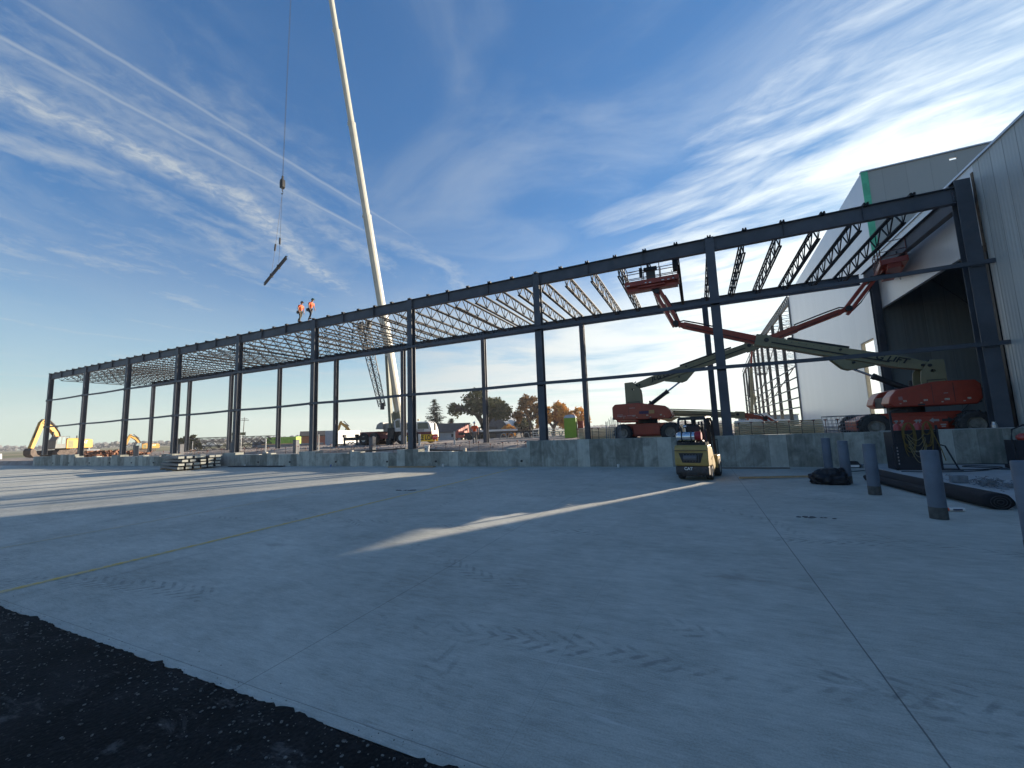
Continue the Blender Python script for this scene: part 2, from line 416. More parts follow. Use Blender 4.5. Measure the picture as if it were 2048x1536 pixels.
dust = q.mr(q.noise(q.xyz(*[q.m('MULTIPLY', k, s_) for k, s_ in zip(q.sep(P)[:2], (1.2, 3.0))]), 1.6, 7, 0.75, 0.6), 0.54, 0.70, 0, 0.6)
c = q.mix(dust, c, (0.15, 0.14, 0.135, 1))
q.l.new(c, b.inputs['Base Color']); b.inputs['Roughness'].default_value = 0.95; b.inputs['Specular IOR Level'].default_value = 0.15
bn = q.new('ShaderNodeBump'); bn.inputs['Strength'].default_value = 0.9; bn.inputs['Distance'].default_value = 0.015
q.l.new(q.m('ADD', q.m('MULTIPLY', vor.outputs['Distance'], 0.8), n2), bn.inputs['Height']); q.l.new(bn.outputs[0], b.inputs['Normal'])
bm_ = bmesh.new()
N = 2600; top = []; bot = []
for i in range(N+1):
    xx = -60 + 66*i/N
    e = 2.02 + 0.05*(noise.noise(Vector((xx*1.3, 0, 0)))) + 0.04*noise.noise(Vector((xx*7, 3, 0))) + 0.022*noise.noise(Vector((xx*23, 5, 0))) + 0.008*noise.noise(Vector((xx*60, 9, 0)))
    top.append(bm_.verts.new((xx, e, 0.012))); bot.append(bm_.verts.new((xx, -40, 0.012)))
for i in range(N): bm_.faces.new((bot[i], bot[i+1], top[i+1], top[i]))
# the thin broken lip of the asphalt
low_ = [bm_.verts.new((v.co.x, v.co.y + 0.006, 0.0)) for v in top]
for i in range(N): bm_.faces.new((top[i], top[i+1], low_[i+1], low_[i]))
me = bpy.data.meshes.new('asphalt_strip'); bm_.to_mesh(me); bm_.free(); me.materials.append(am)
o = bpy.data.objects.new('asphalt_strip', me); col.objects.link(o); struct(o)
sheet('asphalt_strip', 6, 60, -40, 2.03, 0.012, am)

# crumbs of asphalt and gravel along the edge
mb = MB(); rnd = random.Random(4)
for i in range(1500):
    xx = rnd.uniform(-9, 1.5); yy = 2.0 - abs(rnd.gauss(0, 0.5))
    if i % 9 == 0: yy = 2.03 + rnd.expovariate(14)
    r_ = rnd.choice((0.003, 0.004, 0.006, 0.009)) * (0.5 if yy > 2.0 else 1)
    mb.ball((xx, yy, 0.012 + r_*0.3), r_, (rnd.uniform(.8, 1.4), rnd.uniform(.8, 1.4), .7), 1)
for i in range(260):                                            # pale flat chips of spilt concrete
    xx = rnd.uniform(-9, 1.0); cl = noise.noise(Vector((xx*0.9, 4.0, 0))); yy = 2.0 - abs(rnd.gauss(0, 0.16 + 0.5*max(0, cl)))
    r_ = rnd.choice((0.003, 0.005, 0.007, 0.010)); vv = mb.ball((xx, yy, 0.014), r_, (rnd.uniform(.8, 2.2), rnd.uniform(.8, 1.6), .35), 1)
tag(mb.build('gravel', mat('gravel_crumbs', (0.13, 0.13, 0.12), 0.95, 0, 0.6, 40)), 'loose crumbs of gravel along the edge of the black asphalt', 'gravel', kind='stuff')

# painted lane lines, worn
lm = bpy.data.materials.new('worn_yellow_line'); lm.use_nodes = True
q = NT(lm.node_tree); b = q.n['Principled BSDF']; P = q.new('ShaderNodeTexCoord').outputs['Object']
wear = q.mr(q.noise(P, 9, 6, 0.75), 0.38, 0.62)
c = q.mix(wear, (0.62, 0.42, 0.10, 1), (0.50, 0.44, 0.30, 1)); q.l.new(c, b.inputs['Base Color']); b.inputs['Roughness'].default_value = 0.85
sheet('lane_line', -8.35, -8.22, 2.1, 18.6, 0.004, lm)
lm2 = lm.copy(); lm2.name = 'faded_yellow_line'
for n_ in lm2.node_tree.nodes:
    if n_.type == 'MIX': n_.inputs[6].default_value = (0.47, 0.42, 0.31, 1)
sheet('lane_line', -12.0, -11.92, 2.1, 17.0, 0.004, lm2)

# raised concrete apron on the right
apm = mat('apron_concrete', (0.43, 0.44, 0.44), 0.85, 0, 0.12, 1.5, bump=0.3, bscale=60, dirt=(0.25, 0.25, 0.24), dirt_amt=0.4)
mb = MB(); mb.box((7.56, 12.3, 0.055), (4.5, 14.0, 0.13)); struct(mb.build('apron', apm, bevel=0.01))

# built-up site ground behind the wall, out to the horizon
gm = bpy.data.materials.new('site_earth'); gm.use_nodes = True
q = NT(gm.node_tree); b = q.n['Principled BSDF']; P = q.new('ShaderNodeTexCoord').outputs['Object']
n1 = q.noise(P, 0.25, 8, 0.65, 0.4); n2 = q.noise(P, 6, 6, 0.7); nf = q.noise(P, 0.012, 5, 0.6)
c = q.mix(q.mr(q.m('ADD', q.m('MULTIPLY', n1, 0.6), q.m('MULTIPLY', n2, 0.4)), 0.35, 0.65), (0.20, 0.17, 0.15, 1), (0.46, 0.40, 0.35, 1))
dist = q.new('ShaderNodeVectorMath', operation='LENGTH'); q.l.new(P, dist.inputs[0])
fieldc = q.mix(q.mr(nf, 0.4, 0.6), (0.30, 0.25, 0.16, 1), (0.17, 0.18, 0.10, 1))
c = q.mix(q.mr(dist.outputs['Value'], 110, 170), c, fieldc)
q.l.new(c, b.inputs['Base Color']); b.inputs['Roughness'].default_value = 1.0; b.inputs['Specular IOR Level'].default_value = 0.1
bn = q.new('ShaderNodeBump'); bn.inputs['Strength'].default_value = 0.8; bn.inputs['Distance'].default_value = 0.08
q.l.new(q.m('ADD', n1, q.m('MULTIPLY', n2, 0.5)), bn.inputs['Height']); q.l.new(bn.outputs[0], b.inputs['Normal'])
bm_ = bmesh.new()
xs = [-6000, -3000, -1500, -700, -350, -200] + [-140 + i for i in range(0, 181)] + [60, 100, 200, 500, 1500, 4000, 6000]
ys = [-6000, -2000, -500, -100, -41, 1.9, 12, 19.0, 19.5, 19.9] + [20.5 + 0.8*i for i in range(0, 60)] + [70 + 6*i for i in range(20)] + [220, 300, 500, 900, 1600, 3000, 6000]
rows = []
for yy in ys:
    row = []
    for xx in xs:
        inside = -139.5 < xx < 59.5 and -41 <= yy <= 19.5
        z = gz(xx, yy) if not inside else -0.03
        if yy < 19.45 and xx <= -70 and not inside: z = -0.05
        if 19.9 <= yy < 110 and -130 < xx < 10:
            z += 0.10*noise.fractal(Vector((xx*0.35, yy*0.35, 0)), 1.0, 2.0, 4) * (1 if xx < -8 else 0.25)
        row.append(bm_.verts.new((xx, yy, z)))
    rows.append(row)
for j in range(len(ys)-1):
    for i in range(len(xs)-1):
        bm_.faces.new((rows[j][i], rows[j][i+1], rows[j+1][i+1], rows[j+1][i]))
me = bpy.data.meshes.new('ground'); bm_.to_mesh(me); bm_.free(); me.materials.append(gm)
for p_ in me.polygons: p_.use_smooth = True
o = bpy.data.objects.new('ground', me); col.objects.link(o); struct(o)
# warehouse floor slab
slabm = mat('floor_slab', (0.36, 0.36, 0.35), 0.7, 0, 0.1, 1)
mb = MB(); mb.box((28, 56, 1.14), (36.2, 94, 0.22)); struct(mb.build('floor_slab', slabm))

# far woods at the horizon
mb = MB(); rnd = random.Random(11)
for (ax0, ax1, dd, hh, n_) in ((-78, -8, 950, 12, 420), (-72, -30, 620, 9, 120), (-8, 3, 700, 11, 60)):
    for i in range(n_):
        a = R(ax0 + (ax1-ax0)*(i + rnd.random())/n_); d = dd*rnd.uniform(0.93, 1.07)
        h = hh*rnd.uniform(0.35, 0.75); x0, y0 = d*math.sin(a), d*math.cos(a)
        for k in range(6):
            cc = Vector((x0 + rnd.uniform(-7, 7), y0 + rnd.uniform(-7, 7), h*rnd.uniform(0.25, 0.9)))
            vv = mb.ball(cc, h*rnd.uniform(0.14, 0.3), (rnd.uniform(1.2, 2.2), rnd.uniform(1.2, 2.2), 1), 1)
            for v in vv: v.co += Vector((rnd.gauss(0, .5), rnd.gauss(0, .5), rnd.gauss(0, .5)))
o = mb.build('distant_woods', mat('far_foliage', (0.15, 0.145, 0.135), 0.95, 0, 0.35, 0.05)); tag(o, 'low belt of bare autumn woods along the flat horizon', 'woods', kind='stuff')

# ------------------------------------------------------------------ foundation wall
fwm = bpy.data.materials.new('formed_concrete'); fwm.use_nodes = True
q = NT(fwm.node_tree); b = q.n['Principled BSDF']; P = q.new('ShaderNodeTexCoord').outputs['Object']
x, y, z = q.sep(P)
pidx = q.m('FLOOR', q.m('DIVIDE', x, 0.61))
wn = q.new('ShaderNodeTexWhiteNoise', noise_dimensions='1D'); q.l.new(pidx, wn.inputs['W'])
ps = q.mr(wn.outputs['Value'], 0, 1, 0.0, 1.0, False)
blot = q.noise(q.xyz(q.m('MULTIPLY', x, 1.0), y, q.m('MULTIPLY', z, 0.7)), 2.6, 7, 0.65, 0.6)
streak = q.noise(q.xyz(q.m('MULTIPLY', x, 9.0), y, q.m('MULTIPLY', z, 0.8)), 1.3, 5, 0.6)
mixv = q.m('ADD', q.m('MULTIPLY', ps, 0.34), q.m('ADD', q.m('MULTIPLY', blot, 0.72), q.m('MULTIPLY', streak, 0.25)))
c = q.mix(q.mr(mixv, 0.36, 0.98), (0.17, 0.175, 0.15, 1), (0.56, 0.57, 0.51, 1))
fr = q.m('PINGPONG', x, 0.305); jl = q.mr(fr, 0.010, 0.003, 0, 0.5)
c = q.mix(jl, c, (0.12, 0.12, 0.12, 1))
q.l.new(c, b.inputs['Base Color']); b.inputs['Roughness'].default_value = 0.85; b.inputs['Specular IOR Level'].default_value = 0.25
bn = q.new('ShaderNodeBump'); bn.inputs['Strength'].default_value = 0.35; bn.inputs['Distance'].default_value = 0.01
q.l.new(q.m('SUBTRACT', q.noise(P, 14, 6, 0.65), jl), bn.inputs['Height']); q.l.new(bn.outputs[0], b.inputs['Normal'])

fw = thing('foundation_wall', 'long blotchy grey cast concrete foundation wall behind the paved yard', 'wall', (-28, 19.5, 0))
OFF = (-28, 19.5, 0)
WTOP = [(-66.6, 0.98), (-62.4, 1.02), (-62.4, 1.14), (-57.0, 1.14), (-57.0, 0.80), (-7.95, 0.80), (-7.95, 1.28), (9.9, 1.28)]
def wsec(name, x0, x1, z1, y0=19.3, y1=19.62, z0=-0.2, bev=0.006):
    mb = MB(); mb.box(((x0+x1)/2, (y0+y1)/2, (z0+z1)/2), (x1-x0, y1-y0, z1-z0)); return mb.build(name, fwm, fw, OFF, bevel=bev)
wsec('wall_section', -66.9, -62.4, 1.0); wsec('wall_section', -62.4, -57.2, 1.12)
wsec('wall_section', -57.2, -8.05, 0.80); wsec('wall_section', -8.05, 9.9, 1.28)
COLX = [9.46 - 8.363*i for i in range(10)]
for xc in COLX[3:8]:
    wsec('pier', xc-0.75, xc+0.8, 0.97, 19.294, 19.9)
    wsec('pier', xc-4.55, xc-3.6, 0.90, 19.296, 19.7)
wsec('pier', COLX[8]-0.4, COLX[8]+0.5, 0.93, 19.294, 19.9)
wsec('pier', -9.2, -8.06, 0.92, 19.294, 19.9)
# block-outs for drain pipes
mb = MB()
for xx in (-61.9, -58.3, -54, -50.1, -46.2, -42.6, -37.4, -33.5, -28.9, -25.6, -21.3, -17.1, -13.6, -8.35):
    mb.tube((xx, 19.24, 0.28), (xx, 19.36, 0.28), 0.055, 12)
mb.build('drain_hole', DARK, fw, OFF)
# dusty ledge of light mortar on the low part of the wall
mb = MB()
for a_, b_ in ((-57, -50.3), (-48.6, -42), (-40.2, -37.6), (-36, -33.7), (-31.9, -29), (-28, -25), (-23.3, -20.4), (-19.6, -17), (-14.8, -12.6)):
    mb.box(((a_+b_)/2, 19.5, 0.812), (b_-a_, 0.22, 0.024))
mb.build('mortar_ledge', mat('pale_mortar', (0.6, 0.57, 0.5), 0.9, 0, 0.2, 3), fw, OFF)

# ------------------------------------------------------------------ steel frame of the new bay
frame = thing('steel_structure', 'dark primed steel frame of columns, girders and open roof joists above the foundation wall', 'steel frame', (-28, 24, 0))
FO = (-28, 24, 0)
def wcol(x, y, z0, z1, w, d, name='column', parent=None, m=None, off=FO, t=0.022):
    mb = MB(); h = z1-z0; zc = (z0+z1)/2
    mb.box((x, y-d/2+t/2, zc), (w, t, h)); mb.box((x, y+d/2-t/2, zc), (w, t, h)); mb.box((x, y, zc), (0.016, d-2*t, h))
    mb.box((x, y, z0-0.012), (w+0.1, d+0.1, 0.024))
    mb.box((x, y, z1+0.008), (w+0.004, d+0.004, 0.016))
    return mb.build(name, m or STEEL, parent or frame, off)
def ibeam(p, q, w, h, name, parent, m=None, off=FO, t=0.02):
    p = Vector(p); q = Vector(q); mb = MB(); z = Vector((0, 0, 1))
    mb.bar(p + z*(h/2-t/2), q + z*(h/2-t/2), w, t); mb.bar(p - z*(h/2-t/2), q - z*(h/2-t/2), w, t); mb.bar(p, q, 0.014, h-2*t)
    return mb, (lambda: mb.build(name, m or STEEL, parent, off))
for i, xc in enumerate(COLX):
    z0 = 1.30 if i < 3 else (0.99 if i < 8 else (0.96 if i == 8 else 1.15))
    w_ = 0.44 if i == 0 else 0.36
    wcol(xc, 19.78, z0, 10.12 if i else 10.32, w_, 0.36)
    wcol(xc - 0.1 if i else 9.70, 29.3 if i else 29.0, 0.9, 10.12, 0.34, 0.34)
for i in range(9):
    a, b_ = COLX[i+1], COLX[i]
    for y_, x0, x1 in ((19.72, a+0.17, b_-0.17), (29.3, a+0.07, b_-0.27)):
        mb, fin = ibeam((x0, y_, 9.80), (x1, y_, 9.80), 0.24, 0.62, 'girder', frame)
        for k in (0.33, 0.66):                                  # stiffeners
            mb.box((x0+(x1-x0)*k, y_-0.0, 9.8), (0.014, 0.22, 0.57))
        for e in (x0+0.06, x1-0.06):
            mb.box((e, y_-0.02, 9.8), (0.10, 0.05, 0.40))
            for bz_ in (-0.14, -0.05, 0.05, 0.14): mb.box((e, y_-0.055, 9.8+bz_), (0.03, 0.02, 0.03))
        for kk in range(1, 6):                                   # joist seats
            xx_ = b_ - 8.363*kk/6.0
            if y_ < 25: mb.box((xx_, y_-0.03, 10.125), (0.20, 0.22, 0.03))
        fin()
mb, fin = ibeam((9.44, 19.98, 9.72), (9.34, 29.1, 9.72), 0.26, 0.66, 'tie_beam', frame); fin()
# girts on the yard side
for i in range(9):
    a, b_ = COLX[i+1], COLX[i]
    for z_ in (7.12, 4.2):
        mb = MB(); n_ = 8; sag = 0.05 if i > 3 else 0.03
        pts = [Vector((a + (b_-a)*k/n_, 19.53 + 0.0, z_ - sag*math.sin(math.pi*k/n_))) for k in range(n_+1)]
        for p_, q_ in zip(pts, pts[1:]): mb.bar(p_, q_, 0.09, 0.15)
        for e in (a, b_): mb.box((e, 19.56, z_-0.01), (0.30, 0.06, 0.22))
        if i == 0: mb.bar((b_, 19.53, z_), (b_+0.55, 19.53, z_), 0.09, 0.15)
        mb.build('girt', STEEL, frame, FO)
# open web joists, one mesh shared by all
def joist_mesh():
    mb = MB(); y0, y1 = 19.55, 29.42; zt, zb = 10.17, 9.45; th = 0.035
    for s_ in (-1, 1):
        mb.bar((s_*0.05, y0, zt), (s_*0.05, y1, zt), 0.06, 0.06); mb.bar((s_*0.05, y0+1.0, zb), (s_*0.05, y1-0.9, zb), 0.06, 0.06)
    for e, e2 in ((y0, y0+0.3), (y1, y1-0.3)):
        mb.bar((0, e, zt-0.06), (0, e2, zt-0.06), 0.12, 0.05)
    mb.bar((0, y0+0.28, zt-0.03), (0, y0+1.05, zb), th, th); mb.bar((0, y1-0.28, zt-0.03), (0, y1-0.95, zb), th, th)
    n_ = 6; ya, yb = y0+1.05, y1-0.95; st = (yb-ya)/n_
    mb.bar((0, ya, zb), (0, ya-0.02, zt), 0.022, 0.022)
    mb.bar((0, yb, zb), (0, yb+0.02, zt), 0.022, 0.022)
    for k in range(n_):
        a = ya+k*st; m_ = a+st/2; e = a+st
        mb.bar((0, a, zb), (0, m_, zt), 0.045, 0.045); mb.bar((0, m_, zt), (0, e, zb), 0.045, 0.045)
        mb.bar((0, e, zb), (0, e, zt), 0.03, 0.03)
    return mb
j0 = joist_mesh().build('joist', JOIST, frame)
jx = []
for i in range(9):
    for k in range(6): jx.append(COLX[i] - 8.363*k/6.0)
jx = jx[1:] + [COLX[9]]
for n_, xx in enumerate(jx):
    j = j0 if n_ == 0 else j0.copy()
    if n_: col.objects.link(j); j.parent = frame
    j.location = (xx - FO[0], -FO[1], 0)
# ------------------------------------------------------------------ warehouse
def panel_mat(name, base, axis, pitch, var=0.05, rough=0.45, rib=0.5, line=0.55, coat=0.0):
    m = bpy.data.materials.new(name); m.use_nodes = True
    q = NT(m.node_tree); b = q.n['Principled BSDF']; P = q.new('ShaderNodeTexCoord').outputs['Object']
    s_ = q.sep(P)[axis]; zz = q.sep(P)[2]
    idx = q.m('FLOOR', q.m('DIVIDE', s_, pitch)); wn = q.new('ShaderNodeTexWhiteNoise', noise_dimensions='1D'); q.l.new(idx, wn.inputs['W'])
    soft = q.noise(P, 0.5, 5, 0.6); st = q.noise(q.xyz(q.m('MULTIPLY', s_, 6.0), 0.0, q.m('MULTIPLY', zz, 0.5)), 1.0, 5, 0.6)
    v = q.m('ADD', q.m('MULTIPLY', wn.outputs['Value'], 0.4), q.m('ADD', q.m('MULTIPLY', soft, 0.35), q.m('MULTIPLY', st, 0.25)))
    c = q.mix(v, tuple(k*(1-var*2) for k in base)+(1,), tuple(min(.9, k*(1+var*2)) for k in base)+(1,))
    d = q.m('PINGPONG', s_, pitch/2); ln = q.mr(d, 0.016, 0.006, 0, line)
    c = q.mix(ln, c, tuple(k*0.25 for k in base)+(1,))
    q.l.new(c, b.inputs['Base Color']); b.inputs['Roughness'].default_value = rough; b.inputs['Specular IOR Level'].default_value = 0.4; b.inputs['Coat Weight'].default_value = coat; b.inputs['Coat Roughness'].default_value = 0.25
    rb = q.m('SINE', q.m('MULTIPLY', s_, 2*math.pi/(pitch/4)))
    bn = q.new('ShaderNodeBump'); bn.inputs['Strength'].default_value = rib; bn.inputs['Distance'].default_value = 0.006
    q.l.new(q.m('SUBTRACT', q.m('MULTIPLY', rb, 0.5), q.m('MULTIPLY', ln, 1.5)), bn.inputs['Height']); q.l.new(bn.outputs[0], b.inputs['Normal'])
    return m
PW = panel_mat('white_panel', (0.74, 0.75, 0.75), 1, 1.05, 0.03, 0.30, 0.12, 0.12, 0.5)
PN = panel_mat('grey_panel', (0.48, 0.50, 0.49), 1, 0.62, 0.07, 0.42, 1.0, 0.75)
PG = panel_mat('tan_panel', (0.40, 0.40, 0.37), 0, 1.05, 0.04, 0.5, 0.35, 0.3)
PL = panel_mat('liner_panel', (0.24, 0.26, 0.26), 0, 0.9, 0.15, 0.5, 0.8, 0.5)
wh = thing('warehouse', 'tall pale metal clad warehouse at the right with a dark loading opening', 'building', (9.9, 29.4, 1.2))
WO = (9.9, 29.4, 1.2)
def wbox(name, x0, x1, y0, y1, z0, z1, m, parent=wh):
    mb = MB(); mb.box(((x0+x1)/2, (y0+y1)/2, (z0+z1)/2), (x1-x0, y1-y0, z1-z0)); return mb.build(name, m, parent, WO)
# low wing, plane x = 9.9
o_ = wbox('wall', 9.9, 10.05, -14, 19.82, 1.28, 10.9, PN); o_['label'] = 'grey ribbed side wall of the low wing'
wbox('foundation', 9.905, 10.2, -14, 19.3, -0.1, 1.275, fwm)
wbox('wall_band', 9.9, 10.05, 19.823, 29.28, 7.9, 10.9, PW)
wbox('coping', 9.84, 10.12, -14.1, 29.2, 10.903, 10.98, mat('coping_metal', (0.62, 0.66, 0.72), 0.35, 0.3, 0.05, 1))
wbox('roof', 10.06, 58, -14, 29.2, 10.7, 10.88, mat('roof_deck', (0.3, 0.31, 0.32), 0.7))
wbox('wall', 10.06, 58, -14.2, -14.02, 0, 10.69, PG)
wbox('wall', 58.02, 58.2, -14, 51.7, 0, 10.69, PG)
# opening jambs and inner dark liner wall
wbox('jamb', 9.87, 9.96, 19.835, 19.95, 7.6, 10.62, mat('brown_edge_board', (0.17, 0.12, 0.08), 0.8, 0, 0.3, 4))
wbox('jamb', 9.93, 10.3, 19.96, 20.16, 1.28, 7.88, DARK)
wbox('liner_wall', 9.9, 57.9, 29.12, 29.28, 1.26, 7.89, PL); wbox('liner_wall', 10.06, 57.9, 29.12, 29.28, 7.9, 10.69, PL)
mb = MB()
for (a, b_) in (((12.0, 29.05, 1.3), (18.5, 29.05, 9.4)), ((12.0, 29.05, 9.4), (18.5, 29.05, 1.3))): mb.tube(a, b_, 0.02, 6)
mb.build('brace_rod', STEEL, wh, WO)
# tall block: grey wall facing the yard, white wall running away from the camera
def wall_with_holes(name, axis, at0, at1, s0, s1, z0, ztop, holes, m):
    """holes: (s0, s1, z0, z1); ztop(s) gives the wall head"""
    mb = MB(); ss = sorted({s0, s1, *[h[0] for h in holes], *[h[1] for h in holes]})
    def piece(a, b_, lo, hi0, hi1):
        poly = [(a, lo), (b_, lo), (b_, hi1), (a, hi0)]
        mb.prism(poly, at0, at1, 'x' if axis == 'y' else 'y')
    for a, b_ in zip(ss, ss[1:]):
        hs = sorted([h for h in holes if h[0] <= a and h[1] >= b_], key=lambda h: h[2]); lo = z0
        for h in hs:
            piece(a, b_, lo, h[2], h[2]); lo = h[3]
        piece(a, b_, lo, ztop(a), ztop(b_))
    return mb.build(name, m, wh, WO)
zt = lambda s: 16.3 - (s-29.4)*(1.0/22.3)
WIN = (31.0, 33.15, 1.9, 6.6)
wall_with_holes('wall', 'y', 10.0, 10.22, 29.42, 51.7, 0.7, zt, [WIN], PW)['label'] = 'white panel wall with a tall window'
wall_with_holes('wall', 'x', 29.4, 29.5, 10.23, 58, 10.7, lambda s: 16.28, [(13.84, 14.16, 15.82, 15.94)], PG)['label'] = 'tan grey upper wall facing the yard'
mb = MB(); mb.prism([(29.52, 15.72), (51.7, 15.0), (51.7, 14.8), (29.52, 15.45)], 10.23, 58, 'x'); mb.build('roof', MATS['roof_deck'], wh, WO)
# roof kept below the slot so the sky shows through it
wbox('corner_trim', 9.96, 10.28, 29.34, 29.398, 10.5, 16.36, mat('green_film', (0.10, 0.50, 0.28), 0.5, 0, 0.15, 2))
wbox('parapet_cap', 9.95, 58, 29.3, 29.56, 16.283, 16.34, MATS['coping_metal'])
# window frame
fr_ = MB(); y0, y1, z0, z1 = WIN
for yy in (y0+0.03, y1-0.03): fr_.box((10.12, yy, (z0+z1)/2), (0.2, 0.06, z1-z0))
for zz in (z0+0.03, z1-0.03): fr_.box((10.12, (y0+y1)/2, zz), (0.2, y1-y0-0.13, 0.06))
fro = fr_.build('window_frame', mat('window_reveal', (0.42, 0.40, 0.34), 0.7), wh, WO)
mu = MB(); mu.box((10.26, 31.75, (z0+z1)/2), (0.08, 0.13, z1-z0))
for k in range(1, 5): mu.box((10.25, (y0+y1)/2, z0 + (z1-z0)*k/5), (0.05, y1-y0, 0.085))
mo = mu.build('mullion', mat('mullion_metal', (0.30, 0.30, 0.28), 0.6), fro)
# unfinished steel skeleton of the warehouse, further along the same wall line
sk = thing('building_skeleton', 'far bare steel skeleton of the warehouse with many thin columns left of its white wall', 'steel frame', (10, 75, 1))
SO = (10, 75, 1)
GREY = mat('grey_steel', (0.16, 0.165, 0.16), 0.6, 0, 0.15, 1)
skl = [51.95, 57.9, 63.7, 69.2, 74.7, 79.6, 84.5, 90.0, 94.8, 99.5, 104.5]
def stop(y_): return 15.2 if y_ < 81 else 15.2 - (y_-81)*0.085
for y_ in skl[1:]:
    mb = MB(); zt_ = stop(y_) - 0.35
    mb.box((10.1, y_, (zt_+0.9)/2), (0.02, 0.36, zt_-0.9)); mb.box((9.94, y_, (zt_+0.9)/2), (0.02, 0.36, zt_-0.9)); mb.box((10.26, y_, (zt_+0.9)/2), (0.02, 0.36, zt_-0.9)); mb.box((10.1, y_, (zt_+0.9)/2), (0.3, 0.02, zt_-0.9))
    mb.build('column', GREY, sk, SO)
for zz in (3.2, 4.25, 5.35, 6.45, 7.6):
    mb = MB(); mb.bar((10.0, 51.9, zz), (10.0, 104.5, zz), 0.08, 0.14); mb.build('girt', GREY, sk, SO)
mb = MB(); mb.bar((9.9, 51.75, 15.28), (9.9, 81, 15.28), 0.1, 0.16); mb.bar((9.9, 81, 15.28), (9.9, 104.5, 13.2), 0.1, 0.16)
mb.bar((10.1, 51.75, 14.75), (10.1, 81, 14.75), 0.25, 0.35); mb.bar((10.1, 81, 14.75), (10.1, 104.5, 12.7), 0.25, 0.35)
for k in range(34): mb.box((9.98, 52 + k*0.87, 15.08), (0.1, 0.30, 0.3))
mb.build('eave_girder', GREY, sk, SO)
for k in range(24):                                                        # roof joists behind
    y_ = 53 + k*2.1; zt_ = stop(y_) - 0.3; mb = MB(); x1 = 19
    mb.bar((10.2, y_, zt_), (x1, y_, zt_), 0.07, 0.06); mb.bar((10.9, y_, zt_-0.7), (x1, y_, zt_-0.7), 0.07, 0.06)
    for i in range(9): mb.bar((10.9+i*0.9, y_, zt_-0.7 if i % 2 else zt_), (11.8+i*0.9, y_, zt_ if i % 2 else zt_-0.7), 0.035, 0.035)
    mb.build('roof_joist', GREY, sk, SO)
for (a, b_) in (((10.3, 57.9, 14.4), (10.3, 84.5, 6.0)), ((10.3, 63.7, 7.4), (10.3, 90, 3.4)), ((10.3, 52, 8.2), (10.3, 74, 4.6))):
    mb = MB(); mb.tube(a, b_, 0.06, 8); mb.build('diagonal_brace', GREY, sk, SO)
mb = MB(); mb.box((10.05, 51.85, 7.9), (0.3, 0.16, 14.4)); mb.build('end_post', GREY, sk, SO)

# ------------------------------------------------------------------ boom lifts
def wheel(mb_name, c, r, wdt, parent, off, axis='y', rim_m=None, lugs=16, rim_r=0.55):
    mb = MB(); h = wdt/2
    prof = [(r*rim_r, -h), (r*0.86, -h), (r*0.97, -h*0.7), (r, -h*0.3), (r, h*0.3), (r*0.97, h*0.7), (r*0.86, h), (r*rim_r, h)]
    mb.lathe(prof, c, axis, 28, False)
    if lugs:
        for k in range(lugs):
            for s_ in (-1, 1):
                a = 2*math.pi*(k + (0.5 if s_ > 0 else 0))/lugs
                u = Vector((math.cos(a), 0, math.sin(a))); t = Vector((-math.sin(a), 0, math.cos(a)))
                cc = Vector(c)
                p = cc + u*r*1.005 + Vector((0, s_*h*0.08, 0)); q_ = cc + u*r*0.99 + t*r*0.20*1 + Vector((0, s_*h*0.92, 0))
                if axis == 'y': mb.bar(p, q_, 0.05*r/0.5, 0.05*r/0.5, up=u)
    o = mb.build(mb_name, RUBBER, parent, off)
    mb = MB(); rr = r*rim_r*0.99
    mb.lathe([(0.01, -h*0.55), (rr*0.5, -h*0.55), (rr*0.6, -h*0.35), (rr*0.92, -h*0.5), (rr, -h*0.96), (rr, h*0.96), (rr*0.92, h*0.5), (rr*0.6, h*0.35), (0.01, h*0.5)], c, axis, 20)
    rm = mb.build('rim', rim_m or mat('rim_paint', (0.24, 0.22, 0.19), 0.6, 0, 0.3, 6), o)
    if off is not None:
        for v in rm.data.vertices: v.co -= Vector(off)
    return o

